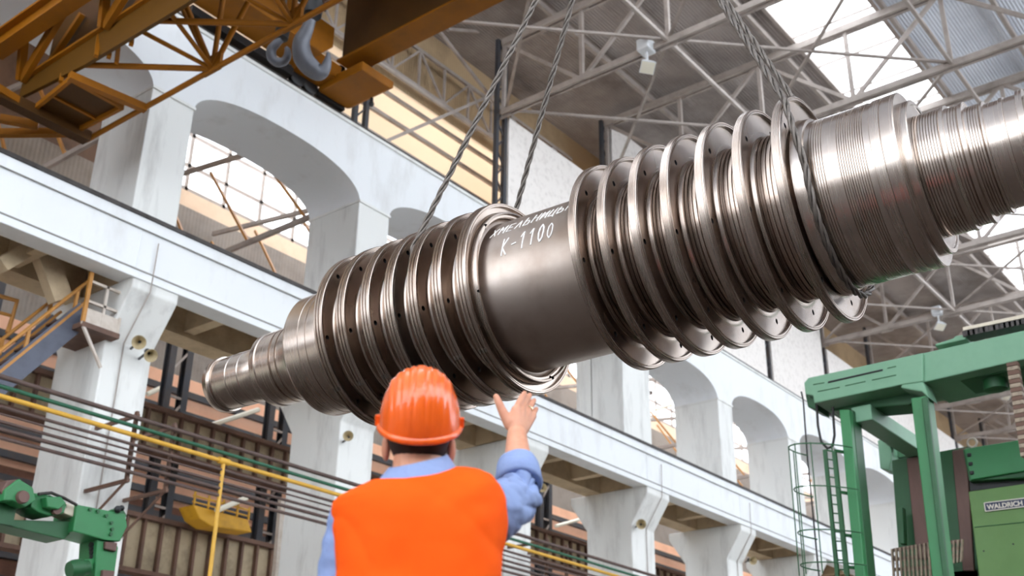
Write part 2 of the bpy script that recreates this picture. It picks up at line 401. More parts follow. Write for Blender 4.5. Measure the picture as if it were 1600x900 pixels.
# chalk writing on the centre shaft
def chalk():
    mb = MB()
    G = {'Х': [[(0,0),(1,1)],[(0,1),(1,0)]], 'М': [[(0,0),(0,1),(.5,.4),(1,1),(1,0)]], 'Е': [[(1,1),(0,1),(0,0),(1,0)],[(0,.5),(.8,.5)]],
         'Л': [[(0,0),(.5,1),(1,0)]], 'Ь': [[(0,1),(0,0),(.8,0),(1,.25),(.8,.5),(0,.5)]], 'Н': [[(0,0),(0,1)],[(1,0),(1,1)],[(0,.5),(1,.5)]],
         'И': [[(0,1),(0,0),(1,1),(1,0)]], 'Ц': [[(0,1),(0,0),(.85,0),(.85,1)],[(.85,0),(1,0),(1,-.2)]], 'К': [[(0,0),(0,1)],[(1,1),(0,.45),(1,0)]],
         '-': [[(0,.45),(1,.5)]], '1': [[(0,.7),(.55,1),(.55,0)]], '0': [[(.5,0),(.1,.2),(0,.5),(.1,.8),(.5,1),(.9,.8),(1,.5),(.9,.2),(.5,0)]], ' ': []}
    rnd = random.Random(3)
    def line(txt, s0, s1, th0, th1, h, fillw=.62, slant=.25, wd=.006):
        n = len(txt); pitch = (s1-s0)/n
        for i, ch in enumerate(txt):
            b = s0+pitch*i; tb = th0+(th1-th0)*i/n
            hh = h*(1+rnd.uniform(-.08,.1))
            for st in G[ch]:
                pts = []
                for k in range(len(st)-1):
                    (x0,y0),(x1,y1) = st[k], st[k+1]
                    for q in range(6):
                        u = q/6; pts.append((x0+(x1-x0)*u, y0+(y1-y0)*u))
                pts.append(st[-1])
                L = []
                for x, y in pts:
                    s = b+(x*fillw+y*slant)*pitch; th = radians(tb+y*hh)
                    L.append((s, th))
                w = wd*rnd.uniform(.75,1.2)
                R = .4885
                vs = []; fs = []
                for k in range(len(L)):
                    a = L[max(k-1,0)]; c = L[min(k+1,len(L)-1)]
                    ds, dt = c[0]-a[0], (c[1]-a[1])*R
                    ln = max(1e-6, sqrt(ds*ds+dt*dt)); ns, nn = -dt/ln*w/2, ds/ln*w/2
                    for sg in (1,-1):
                        s, th = L[k][0]+ns*sg, L[k][1]+nn*sg/R
                        for rr in (R-.004, R): vs.append((rr*cos(th), -rr*sin(th), s))
                for k in range(len(L)-1):
                    a, c = k*4, k*4+4
                    fs += [(a+1,a+3,c+3,c+1),(a,a+1,c+1,c),(a+2,c+2,c+3,a+3)]
                fs += [(0,2,3,1)]; e = (len(L)-1)*4; fs += [(e,e+1,e+3,e+2)]
                mb.add(vs, fs)
    line('ХМЕЛЬНИЦЬК', -.575, .02, 27, 31, 9.5, .62, .25, .007)
    line('К-1100', -.455, -.07, 4.5, 7.5, 14, .5, .12, .009)
    o = loc_build(mb, 'chalk_writing', MT['chalk'], rotor, None)
    o['label'] = 'white chalk lettering on the plain shaft'
chalk()
# ------------------------------------------------------------------ wire slings
HOOK = RA+RD*.15; HOOK.z = 7.2
def sling(label, s_r, R_r, th_r, s_h, R_h, mids):
    t = thing('wire_rope_sling', label, 'wire sling', HOOK, 'wire rope slings carrying the rotor')
    a = [HOOK+(rpt(s_r, R_r, th_r)-HOOK)*u for u in [k/40 for k in range(40)]]
    b = [HOOK+(rpt(s_r, R_r, 180-th_r)-HOOK)*u for u in [k/40 for k in range(40)]]
    path = []
    for (s, R, th) in mids: path.append(rpt(s, R, th))
    k0 = mids[-1][2]
    n = 40
    for i in range(1, n): path.append(rpt(s_h, R_h, k0+(-180-2*k0)*i/n))
    for (s, R, th) in reversed(mids): path.append(rpt(s, R, 180-th))
    pts = a+[rpt(s_r, R_r, th_r)]+path+[rpt(s_r, R_r, 180-th_r)]+b[::-1]
    # resample and lay three strands round the core
    fine = []
    for i in range(len(pts)-1):
        L = (pts[i+1]-pts[i]).length; n = max(1, int(L/.02))
        for q in range(n): fine.append(pts[i].lerp(pts[i+1], q/n))
    r0 = .0115
    mb = MB()
    ph = 0
    up = V((0,0,1))
    strands = [[] for _ in range(3)]
    x = None
    for i, p in enumerate(fine):
        t_ = (fine[min(i+1, len(fine)-1)]-fine[max(i-1, 0)]).normalized()
        if x is None: x = t_.cross(V((1,0,0))).normalized()
        x = (x-t_*x.dot(t_)).normalized(); y = t_.cross(x)
        for k in range(3):
            an = i*.40+k*2*pi/3
            strands[k].append(p+(x*cos(an)+y*sin(an))*r0)
    for st in strands: mb.tube(st, .0095, 6)
    mb.build('rope', MT['rope'], t, 60)
    return t
sling('twisted wire rope sling looped around the left group of discs', -1.10, .635, 48, -1.13, .50, [(-1.12,.58,30),(-1.13,.515,14)])
sling('twisted wire rope sling looped beside the rightmost big disc and ribbed drum', 1.39, .658, 38, 1.45, .515, [(1.425,.585,20),(1.445,.53,4)])
# ------------------------------------------------------------------ setting: arcade wall
XE0, XE1 = -26, 96
UP_R = [-23.7, -17.8, -11.9, -6, -.1, 5.9, 11.82, 17.75, 23.7, 29.8, 35.35, 40.85, 46.7, 52.6, 58.5, 64.4, 70.3, 76.2, 82.1, 88]   # right edges of upper piers
UP_W = [1.03]*20; UP_W[9] = 1.58
LO = [(-1.2,-.1),(4.9,5.95),(11.07,12.12),(17.23,18.32),(23.3,24.4),(29.42,30.72),(35.4,36.5),(41.2,42.3),(47.1,48.2),(53,54.1),(59,60.1),(65,66.1),(71,72.1)]
ZB0, ZB1, ZS, ZC, ZT = 10.07, 11.3, 14.25, 15.02, 16.17
mb = MB()
def arch_low(x):
    for i in range(len(UP_R)-1):
        a, b = UP_R[i], UP_R[i+1]-UP_W[i+1]
        if a < x < b:
            u = abs(2*(x-a)/(b-a)-1)
            return ZS+(ZC-ZS)*max(0, 1-u**2.4)**.5
    return ZS
xs = [XE0]
for i in range(len(UP_R)-1):
    a, b = UP_R[i], UP_R[i+1]-UP_W[i+1]
    xs += [a]+[a+(b-a)*(.5-.5*cos(pi*k/28)) for k in range(1, 28)]+[b]
Y0, Y1 = 18.0, 19.75
vs = []; fs = []
for x in xs:
    z = arch_low(x); vs += [(x,Y0,z),(x,Y0,ZT),(x,Y1,z),(x,Y1,ZT)]
for i in range(len(xs)-1):
    a, b = 4*i, 4*i+4
    fs += [(a,b,b+1,a+1),(a+2,a+3,b+3,b+2),(a,a+2,b+2,b),(a+1,b+1,b+3,a+3)]
mb.add(vs, fs)
aw = struct('wall_left', mb, MT['white'], 'white concrete arcade wall with a row of low arches under the upper crane rail', 'wall', smooth=35)
mb = MB()
for r, w in zip(UP_R, UP_W): mb.box(r-w-.02, r+.02, Y0-.035, Y1+.02, ZS-.03, ZS+.03)
mb.box(XE0, XE1, Y0-.05, Y0+.4, ZT-.02, ZT+.06)
struct('trim_1', mb, MT['pier'], 'thin ledge at the springing of the arches and along the wall top', 'trim')
for i, (r, w) in enumerate(zip(UP_R, UP_W)):
    if r < 5 or r > 80: continue
    mb = MB(); mb.box(r-w, r, Y0, Y1, ZB1, ZS-.02)
    if i == 9: mb = MB(); mb.box(r-w, r, Y0, Y0+1.15, ZB1, ZS-.02); mb.box(r-w, r-.02, Y0+1.2, Y1, ZB1, ZS-.02)
    nm = {6: 'pier left of the widest visible arch, with crane truss in front', 7: 'upper white pier rising just left of the rotor discs', 8: 'upper white pier hidden behind the rotor centre',
          9: 'double upper pier with a dark joint, under the right group of discs', 10: 'upper pier right of the double one', 11: 'upper pier behind the green caged ladder', 12: 'upper pier right of the green ladder post'}.get(i, 'upper white pier far along the arcade beyond the green machine')
    struct('pillar', mb, MT['pier'], nm, 'pillar', bevel=.02, group='upper piers of the arcade')
# lower beam: fascia, lip, panel strips
mb = MB()
mb.box(XE0, XE1, 18.0, 18.5, ZB0, ZB1)
mb.box(XE0, XE1, 17.955, 18.05, ZB0-.03, ZB0+.13)
mb.box(XE0, XE1, 17.965, 18.05, ZB1-.22, ZB1+.02)
for a, b in LO:
    mb.box(a, a+.02, 17.985, 18.02, ZB0+.13, ZB1-.22)
struct('beam', mb, MT['white'], 'long white concrete beam with moulded lip below the arches', 'beam', bevel=.012)
mb = MB()
mb.box(XE0, XE1, 19.7, 20.3, ZB0, ZB1-.1)
for a, b in LO:
    m_ = (a+b)/2
    for q in (2.05, 4.1): mb.box(m_+q-.13, m_+q+.13, 18.5, 19.7, ZB0+.1, ZB1-.3)
    mb.box(a, b, 18.5, 19.7, ZB0+.02, ZB1-.3)
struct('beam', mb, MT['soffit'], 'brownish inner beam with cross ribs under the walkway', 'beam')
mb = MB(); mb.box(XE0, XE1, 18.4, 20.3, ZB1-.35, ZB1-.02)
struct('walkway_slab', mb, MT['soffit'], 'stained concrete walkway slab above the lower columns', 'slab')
struct('walkway_bounce_layer', MB().box(XE0, XE1, 18.5, 20.3, ZB1-.02, ZB1+.005), MT['white'], 'unseen pale layer added on the walkway to bounce light to the arches', 'slab')  # thin pale layer added to reflect light up to the arch soffits
names = {2:'lower column at far left carrying the pair of horn loudspeakers', 3:'lower column behind the left end of the rotor', 4:'lower column behind the raised hand',
         5:'lower bracket column right of the raised arm', 6:'second lower bracket column right of the raised arm', 7:'third lower bracket column right of the raised arm, near the ladder'}
mb = MB(); mb.box(XE0, XE1, 17.94, 17.96, ZB0+.125, ZB0+.15); mb.box(XE0, XE1, 17.955, 17.97, ZB1-.235, ZB1-.22)
struct('trim_2', mb, MT['joint'], 'thin dark dirty joints along the mouldings of the lower beam', 'trim')
for i, (a, b) in enumerate(LO):
    if b < 4: continue
    mb = MB()
    yf, yb, z0, z1 = 18.6, 20.25, 8.95, 9.85
    prof = [(yf,0),(yf,z0),(18.0,z1),(18.0,ZB0+.01),(20.85,ZB0+.01),(20.85,z1),(yb,z0),(yb,0)]
    mb.prism([(a,y,z) for y, z in prof], (b-a,0,0))
    # raised ribs on the front face either side of a recessed strip
    o = struct('column', mb, MT['pier'], names.get(i, 'lower bracket column far along the arcade'), 'column', bevel=.03, group='lower columns of the arcade')
# rails
o = MB().box(XE0, XE1, 17.93, 18.12, ZB1+.02, ZB1+.10).build('crane_rail', MT['rail'])
tag(o, 'dark crane rail along the top of the lower white beam', 'crane rail')
o = MB().box(XE0, XE1, 17.97, 18.12, ZT+.06, ZT+.13).build('crane_rail', MT['rail'])
tag(o, 'dark crane rail along the top of the arched wall', 'crane rail')
# ------------------------------------------------------------------ upper wall, sheeting, roof
LX = [12, 18, 24, 30, 36, 42, 48, 54, 60, 66, 72, 78]
mb = MB()
TOP = {24:21.2, 30:24.1, 36:24.1, 42:24.1, 48:21.0, 54:21.0, 60:21.0, 66:21, 72:21}
for x, zt in TOP.items(): mb.box(x+.3, x+5.7, 19.5, 19.75, ZT+.06, zt)
struct('wall_upper', mb, MT['brick'], 'whitewashed brick panels standing on the arcade wall', 'wall')
mb = MB(); mb.box(XE0, XE1, 21.5, 21.6, 21.45, 25)
struct('wall_sheeting', mb, MT['sheet'], 'beige corrugated sheeting high above the arcade wall', 'wall')
mb = MB(); mb.box(XE0, XE1, 21.5, 21.53, 16.45, 21.45)
mg = bpy.data.materials.new('sunlit_translucent_sheet'); mg.use_nodes = True
nt = mg.node_tree
for n in list(nt.nodes): nt.nodes.remove(n)
oo = nt.nodes.new('ShaderNodeOutputMaterial'); e1 = nt.nodes.new('ShaderNodeBsdfTranslucent'); e2 = nt.nodes.new('ShaderNodeBsdfDiffuse'); ad = nt.nodes.new('ShaderNodeMixShader')
e1.inputs[0].default_value = lin('fff0dc'); e2.inputs[0].default_value = lin('fae4ca'); ad.inputs[0].default_value = .35
nt.links.new(e1.outputs[0], ad.inputs[1]); nt.links.new(e2.outputs[0], ad.inputs[2]); nt.links.new(ad.outputs[0], oo.inputs[0])
tag(struct('window_1', mb, mg, 'glowing peach translucent sheet glazing between the wall posts', 'window'), 'glowing peach translucent sheet glazing left of the lattice post')
for k in range(6):
    z = 16.7+k*.85
    o = MB().bar((XE0,21.42,z),(XE1,21.42,z),.1,.12).build('sheeting_rail', MT['steel']); tag(o, 'horizontal steel rail behind the wall posts, level %d up the peach glazing' % (k+1), 'rail', 'rails of the peach glazing')
def lattice_post(x, y, z0, z1, lab):
    t = thing('lattice_post', lab, 'lattice post', (x,y,z0), 'lattice posts of the upper wall')
    for dx in (-.2,.2): MB().bar((x+dx,y,z0),(x+dx,y,z1),.13,.13).build('chord', MT['darksteel'], t)
    mb = MB(); n = int((z1-z0)/.5)
    for k in range(n):
        a = z0+(z1-z0)*k/n; b = z0+(z1-z0)*(k+1)/n; s = 1 if k % 2 else -1
        mb.bar((x-.2*s,y,a),(x+.2*s,y,b),.05,.04,(0,1,0))
    mb.build('lacing', MT['darksteel'], t)
    return t
for k, x in enumerate(LX[1:]):
    lattice_post(x, 19.62, ZT+.12, 24.0, {18:'dark lattice post behind the crane girder end',24:'dark lattice post left of the white brick panel',30:'dark lattice post above the first right-hand disc',48:'dark lattice post above the right end of the whitewashed panels',54:'dark lattice post above the green gantry end'}.get(x, 'dark lattice post at wall bay %d beyond the rotor' % (k+1)))
# trusses
ZT0, ZT1 = 21.2, 23.9
def truss(x, lab):
    t = thing('roof_truss', lab, 'roof truss', (x,4,ZT0), 'roof trusses')
    ya, yb = 19.5, -14.0
    c = MB(); c.bar((x-.09,ya,ZT0),(x-.09,yb,ZT0),.08,.2); c.bar((x+.09,ya,ZT0),(x+.09,yb,ZT0),.08,.2); c.build('bottom_chord', MT['steel'], t)
    c = MB(); c.bar((x-.1,ya,ZT1),(x-.1,yb,ZT1),.1,.24); c.bar((x+.1,ya,ZT1),(x+.1,yb,ZT1),.1,.24); c.build('top_chord', MT['steel'], t)
    n = 11; L = (yb-ya)/n
    for k in range(n+1):
        y = ya+L*k
        MB().bar((x,y,ZT0),(x,y,ZT1),.12,.12).build('vertical', MT['steel'], t)
        if k < n:
            if k % 2: MB().bar((x,y,ZT0),(x,y+L,ZT1),.12,.1,(1,0,0)).build('diagonal', MT['steel'], t)
            else: MB().bar((x,y,ZT1),(x,y+L,ZT0),.12,.1,(1,0,0)).build('diagonal', MT['steel'], t)
    for k in range(n+1):
        y = ya+L*k
        for z in (ZT0, ZT1): MB().box(x-.012, x+.012, y-.28, y+.28, z-.2, z+.2).build('gusset_plate', MT['steel'], t)
    return t
TN = {18:'roof truss over the crane girder, nearest', 24:'roof truss above the rotor centre carrying the floodlights', 30:'roof truss meeting the skylight left of the right-hand slings', 36:'roof truss crossing the skylight above the ribbed drum', 42:'roof truss seen beyond the upper right stub shaft'}
for x in LX[1:]:
    t = truss(x, TN.get(x, 'distant roof truss above the green gantry, bay %d' % (x//6)))
# bottom-chord ties, purlins and wind braces running along the hall
for k, y in enumerate([17.5, 15.2, 12.6, 9.0, 6.2, 3.2, 0, -3, -6]):
    o = MB().bar((10,y,ZT1+.2),(80,y,ZT1+.2),.12,.2).build('purlin', MT['steel']); tag(o, 'steel roof purlin, number %d from the arcade wall' % (k+1), 'purlin', 'roof purlins')
for k, y in enumerate([13.4, 7.3, 1.2]):
    o = MB().bar((10,y,ZT0+.02),(80,y,ZT0+.02),.1,.12).build('tie_beam', MT['steel']); tag(o, 'long tie joining the lower truss chords, line %d from the arcade wall' % (k+1), 'tie beam', 'ties between roof trusses')
k = 0
for x in LX[1:-1]:
    for (ya, yb) in ((19.4,13.4),(13.4,7.3)):
        for s in (0,1):
            k += 1
            p, q = (x, ya, ZT0+.1), (x+6, yb, ZT0+.1)
            if s: p, q = (x, yb, ZT0+.14), (x+6, ya, ZT0+.14)
            o = MB().bar(p, q, .09, .07).build('wind_brace', MT['steel']); tag(o, 'slender diagonal wind brace under the roof in bay %d, %s, %s' % (x//6, 'next to the wall' if ya > 15 else 'beside the skylight', 'leaning away' if s else 'leaning in'), 'brace', 'wind braces under the roof')
# decks either side of the skylight
SKY0, SKY1 = 9.3, 12.15
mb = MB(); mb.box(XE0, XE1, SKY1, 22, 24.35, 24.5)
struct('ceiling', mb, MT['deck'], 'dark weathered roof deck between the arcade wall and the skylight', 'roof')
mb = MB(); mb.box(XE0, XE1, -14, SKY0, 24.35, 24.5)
struct('ceiling', mb, MT['deckhaze'], 'roof deck right of the skylight with the haze painted in pale blue', 'roof')
mb = MB(); mb.box(XE0, XE1, SKY0, SKY1, 24.42, 24.44)
w = struct('window_2', mb, MT['glass'], 'long bright skylight strip in the roof', 'skylight')
fr = MB()
for k in range(50): fr.bar((-4+k*2, SKY0, 24.38),(-4+k*2, SKY1, 24.38),.05,.06)
for y in (SKY0, SKY1): fr.bar((XE0,y,24.36),(XE1,y,24.36),.12,.14)
fr.build('window_frame', MT['steel'], w)
# lattice purlin and pipe high on the wall between the crane and the first brick panel
lp = thing('lattice_purlin', 'lattice purlin zigzagging above the peach glazing right of the amber girder', 'purlin', (20,20.9,21))
pa, pb = onY(596,100,20.6), onY(770,222,20.6)
o = MB().tube([(14,20.6,pa.z),(24,20.6,pa.z)], .075, 10).build('pipe', MT['steel'], None, 60); tag(o, 'grey pipe running above the peach glazing right of the amber girder', 'pipe')
for z in (21.6, 23.0): MB().bar((14,21.1,z),(30,21.1,z),.09,.12).build('chord', MT['steel'], lp)
for q in range(13):
    x = 14.5+q*1.2
    MB().bar((x,21.1,21.6),(x,21.1,23.0),.07,.07).build('vertical', MT['steel'], lp)
    MB().bar((x,21.1,21.6 if q % 2 else 23.0),(x+1.2,21.1,23.0 if q % 2 else 21.6),.07,.07,(0,1,0)).build('diagonal', MT['steel'], lp)
for i, (a, b) in enumerate((((600,222),(772,147)),((686,48),(782,172)),((700,46),(776,52)))):
    o = MB().bar(onY(*a,20.2), onY(*b,20.2), .1, .08, (0,1,0)).build('wall_brace', MT['steel']); tag(o, ['grey brace rising to the lattice post left of the brick panel','long thin brace falling to the lattice post from the girder','short level brace under the girder near the lattice post','short steep brace just right of the girder end'][i], 'brace')
# side aisle behind the arcade
mb = MB(); mb.box(XE0, XE1, 30, 30.2, 13.6, 19.5)
struct('wall_aisle', mb, MT['corr'], 'grey brown sheeting of the far aisle seen through the arches', 'wall')
mb = MB(); mb.box(18.2, XE1, 30, 30.2, 19.5, 20.1)
struct('wall_aisle_band', mb, MT['peach'], 'pale peach band under the far aisle glazing', 'wall')
mb = MB(); mb.box(18.2, XE1, 30.08, 30.1, 20.1, 24.3)
w = struct('window_3', mb, MT['glass'], 'bright far aisle glazing seen through the upper arches', 'window')
fr = MB()
for k in range(48): fr.box(18.2+k*1.6, 18.2+k*1.6+.13, 30.0, 30.08, 20.1, 24.3)
for z in (20.1, 21.0, 22.2, 23.4): fr.box(18.2, XE1, 30.0, 30.08, z, z+.13)
fr.build('window_frame', MT['steel'], w)
struct('wall_aisle_dark', MB().box(XE0, 18.2, 30, 30.2, 19.5, 24.4).box(XE0, 18.2, 22, 30.2, 24.36, 24.5), MT['timber'], 'dark brown boarding of the far aisle behind the amber lattice crane', 'wall')
struct('wall_aisle_base', MB().box(XE0, XE1, 29.95, 30.2, 0, 9.4), MT['rustbrick'], 'dark rusty brown lower wall of the far aisle', 'wall')
mb = MB(); mb.box(XE0, XE1, 30, 30.2, 9.4, 13.6)
struct('wall_aisle', mb, MT['pinkbrick'], 'pinkish brick wall of the far aisle behind dark rails', 'wall')
for k in range(14):
    z = 4.4+k*.66
    o = MB().bar((XE0,29.8,z),(XE1,29.8,z),.16,.2).build('wall_rail', MT['darksteel']); tag(o, 'dark horizontal rail on the far pink wall, level %d from below' % (k+1), 'rail', 'dark rails on the far aisle wall')
k = 0
XA = [onY(275,600,25.5).x-.3, onY(432,665,25.5).x-.3]
for x in [XA[0]-5.6, XA[0], XA[1]]+[onY(850,770,25.5).x-.3+6*q for q in range(-1, 7)]:
    k += 1
    t = thing('aisle_post', 'dark double steel post in the far aisle, bay %d' % k, 'steel post', (x,25.5,0), 'steel posts of the far aisle')
    for dx in (0,.55): MB().ibeam((x+dx,25.5,0),(x+dx,25.5,13.4),.2,.26,.04,(0,1,0)).build('post', MT['darksteel'], t)
    m = MB()
    for q in range(17): m.bar((x+.05,25.4,.5+q*.75),(x+.5,25.4,.5+q*.75+(.6 if q % 2 else -.0)),.06,.05,(0,1,0))
    m.build('lacing', MT['steel'], t)
    t = thing('aisle_roof_truss', 'thin truss across the far aisle roof, bay %d' % k, 'roof truss', (x,24,15), 'thin trusses of the far aisle')
    MB().bar((x+.3,20.6,15.0),(x+.3,29.9,15.0),.1,.14).build('chord', MT['steel'], t)
    MB().bar((x+.3,20.6,17.6),(x+.3,29.9,18.9),.1,.14).build('chord', MT['steel'], t)
    for q in range(4):
        y = 20.8+q*2.3
        MB().bar((x+.3,y,15.0),(x+.3,y+2.2,17.7+q*.3),.07,.07,(1,0,0)).build('diagonal', MT['orangerail'], t)
    t = None
# riveted crane girders of the aisle
for z0, z1, y, lab in ((8.9,9.95,24,'riveted brown crane girder behind the pipes'),(6.0,7.3,24.2,'lower rusty crane girder behind the pipes')):
    t = thing('aisle_girder', lab, 'girder', (20,y,z0))
    m = MB(); m.box(4, 75, y, y+.05, z0, z1); m.build('web', MT['riveted'], t)
    m = MB(); m.box(4, 75, y-.2, y+.2, z1-.05, z1+.06); m.box(4, 75, y-.2, y+.2, z0-.05, z0+.05); m.build('flange', MT['rust'], t)
    m = MB()
    for q in range(140): m.box(4.2+q*.5, 4.27+q*.5, y-.13, y, z0, z1)
    o = m.build('stiffeners', MT['rust'], t); o['kind'] = 'stuff'
struct('window_4', MB().box(18.2, XE1, 22, 30.2, 24.40, 24.42), MT['glass'], 'glazed roof of the side aisle', 'skylight')
# floor, end walls, and unseen glazing and pale floor added for light
struct('floor', MB().box(-28, 96, -14.3, 31, -.1, 0), MT['floor'], 'dusty workshop floor', 'floor')
struct('floor', MB().box(-26, 96, 12.5, 30, 0, .01), MT['lane'], 'unseen pale lane of floor added to bounce light up the arcade', 'floor')  # pale floor strip added out of view to bounce light onto soffits
struct('wall_end', MB().box(-26.3, -26, -14, 31, 0, 5), MT['endwall'], 'rendered end wall of the hall', 'wall')
w = struct('fill_window_5', MB().box(-26.2, -26.18, -14, 31, 5, 24.3), MT['glass'], 'unseen glazing added above the end wall for side light', 'window')  # unseen glazing, made tall to throw more light on the pier sides
fr = MB()
for k in range(15): fr.box(-26.2, -26.05, -14+k*3, -13.8+k*3, 5, 24.3)
for z in (9, 12.8, 16.6, 20.4): fr.box(-26.2, -26.05, -14, 31, z, z+.15)
fr.build('window_frame', MT['steel'], w)
struct('wall_far', MB().box(96, 96.2, -14, 31, 0, 24.3), MT['endwall'], 'far end wall of the hall', 'wall')
struct('wall_right', MB().box(-26, 96, -14.3, -14, 0, 9), MT['endwall'], 'wall opposite the arcade below the added glazing', 'wall')
w = struct('fill_window_6', MB().box(-26, 96, -14.2, -14.18, 9, 24.3), MT['glass'], 'unseen glazing added opposite the arcade to light the hall', 'window')  # unseen glazing added as the main light on the wall fronts
fr = MB()
for k in range(31): fr.box(-26+k*4, -25.8+k*4, -14.15, -14.0, 9, 24.3)
for z in (9, 12.8, 16.6, 20.4): fr.box(-26, 96, -14.15, -14.0, z, z+.15)
fr.build('window_frame', MT['steel'], w)
# ------------------------------------------------------------------ upper bridge crane
A_, AD, BK = MT['amber'], MT['amberdk'], MT['black']
c1 = thing('bridge_crane', 'large amber box girder bridge crane at the top running on the arched wall', 'bridge crane', (15.3,17.5,16.3))
MB().box(14.98, 15.63, -14, 17.3, 17.0, 17.06).build('bottom_flange', A_, c1)
MB().box(15.06, 15.55, -14, 17.2, 17.06, 18.9).build('box_girder', AD, c1)
MB().box(11.6, 12.3, -14, 17.2, 17.0, 18.9).build('box_girder', AD, c1)
mb = MB(); mb.prism([(11.2,16.9,16.62),(14.2,16.9,16.62),(14.5,16.9,16.95),(14.5,16.9,17.5),(11.2,16.9,17.5)], (0,.95,0)); mb.build('end_carriage', A_, c1, bevel=.02)
mb = MB(); mb.prism([(15.05,17.92,16.45),(15.98,17.92,16.45),(16.1,17.92,16.52),(16.1,17.92,16.7),(15.05,17.92,16.7)], (0,-1.45,0)); mb.build('end_carriage', A_, c1, bevel=.02)
MB().box(14.2, 15.2, 17.35, 17.95, 16.6, 17.0).build('carriage_link', A_, c1)
MB().lathe([(0,.13),(.02,.13)], onZ(531,108,16.985), (0,0,1), 24).build('access_hole', BK, c1)['label'] = 'round black access hole in the flange'
for x in (14.45, 14.85):
    MB().lathe([(0,.05),(0,.2),(.02,.23),(.14,.23),(.16,.2),(.16,.05)], (x,17.96,16.55), (0,1,0), 24).build('wheel', BK, c1, 40)
MB().box(14.25, 15.05, 17.93, 18.2, 16.62, 16.98).build('wheel_box', BK, c1)
m = MB(); m.box(11.3, 14.2, 17.86, 18.16, 16.40, 16.6); m.build('buffer_beam', BK, c1)
MB().box(15.1, 15.95, 17.95, 18.15, 16.4, 16.6).build('buffer_beam', BK, c1)
m = MB(); m.tube([(16.02,17.1,16.45),(16.02,17.1,16.3)], .04, 8); m.ball((16.02,17.1,16.28), .07, 10); m.build('limit_switch', BK, c1)
# trolley and hooks hanging between its girders
m = MB(); m.box(12.2, 15.1, 15.2, 17.0, 18.9, 19.3); m.build('trolley', MT['darksteel'], c1)
def hookpath(pts, rad, name, label, t, blk, wires):
    w = [at(px, py, t) for px, py in pts]
    top = w[0].copy()
    r = thing(name, label, 'crane hook', top)
    # smooth the path
    fine = []; fr = []
    n = len(w)
    for i in range(n-1):
        p0, p1, p2, p3 = w[max(i-1,0)], w[i], w[i+1], w[min(i+2,n-1)]
        for q in range(8):
            u = q/8
            fine.append(.5*((2*p1)+(p2-p0)*u+(2*p0-5*p1+4*p2-p3)*u*u+(3*p1-p0-3*p2+p3)*u**3)); fr.append(rad[i]+(rad[i+1]-rad[i])*u)
    fine.append(w[-1]); fr.append(rad[-1])
    MB().tube(fine, fr, 14).build('hook', MT['hook'], r, 60)
    return r, top
h, top = hookpath([(486,30),(479,48),(471,66),(473,88),(484,104),(498,113),(507,108),(512,95),(513,82)], [.10,.13,.17,.2,.2,.17,.12,.08,.03], 'crane_hook', 'large forged grey crane hook hanging below the amber girders', 23.2, 1, 2)
m = MB(); m.lathe([(-.18,.05),(-.16,.2),(.1,.24),(.3,.16),(.34,.05)], top+V((0,0,.25)), (0,0,1), 20); m.build('hook_nut', BK, h, 40)
for dx in (-.22, .22):
    MB().lathe([(-.05,.1),(-.05,.34),(-.03,.36),(.03,.36),(.05,.34),(.05,.1)], top+V((dx,0,.75)), (1,0,0), 28).build('sheave', MT['rust'], h, 40)
m = MB(); m.prism([top+V((-.3,-.09,.35)),top+V((.3,-.09,.35)),top+V((.36,-.09,1.0)),top+V((-.36,-.09,1.0))], (0,.05,0)); m.prism([top+V((-.3,.09,.35)),top+V((.3,.09,.35)),top+V((.36,.09,1.0)),top+V((-.36,.09,1.0))], (0,.05,0)); m.build('hook_block', MT['darksteel'], h)
for dx in (-.4, -.1, .1, .4): MB().tube([top+V((dx,0,.8)), V((top.x+dx, top.y, 18.95))], .018, 6).build('rope_fall', MT['rope'], h)
h, top = hookpath([(440,62),(432,68),(424,78),(425,90),(433,97),(443,96),(449,88),(449,78),(446,74)], [.06,.09,.1,.1,.1,.09,.08,.06,.03], 'crane_hook', 'small ring shaped auxiliary hook beside the large grey hook', 23.4, 1, 2)
m = MB(); m.lathe([(-.1,.03),(-.08,.13),(.15,.15),(.3,.1),(.34,.04)], top+V((0,0,.1)), (0,0,1), 16); m.build('hook_block', BK, h, 40)
MB().tube([top+V((0,0,.3)), V((top.x, top.y, 18.95))], .02, 6).build('rope_fall', MT['rope'], h)
# ------------------------------------------------------------------ lower lattice crane, nearer to the camera
c2 = thing('lattice_crane', 'amber lattice crane bridge in the upper left corner', 'bridge crane', (9,17.5,11.4))
YE = -9
MB().tube([(9.66,18.1,12.44),(9.66,YE,12.44)], .052, 12).build('tube_chord', A_, c2, 60)
MB().tube([(9.66,17.4,14.6),(9.66,YE,14.6)], .06, 12).build('tube_chord', A_, c2, 60)
m = MB(); m.prism([(8.3,18.3,12.74),(8.3,16.1,12.54),(8.3,14.0,12.5),(8.3,YE,12.5),(8.3,YE,13.1),(8.3,14.0,13.1),(8.3,18.3,13.06)], (.07,0,0)); m.build('web_chord', MT['amberweb'], c2)
MB().box(8.22, 8.5, YE, 18.3, 13.08, 13.13).build('chord_flange', A_, c2)
MB().ibeam((7.7,18.3,13.55),(7.7,YE,13.55), .3, .45, .05).build('upper_chord', A_, c2)
MB().box(8.5, 8.56, YE, 17.9, 13.14, 15.7).build('web_plate', AD, c2)
nodes = [14.35, 12.32, 10.3, 8.3, 6.3, 4.3, 2.3]
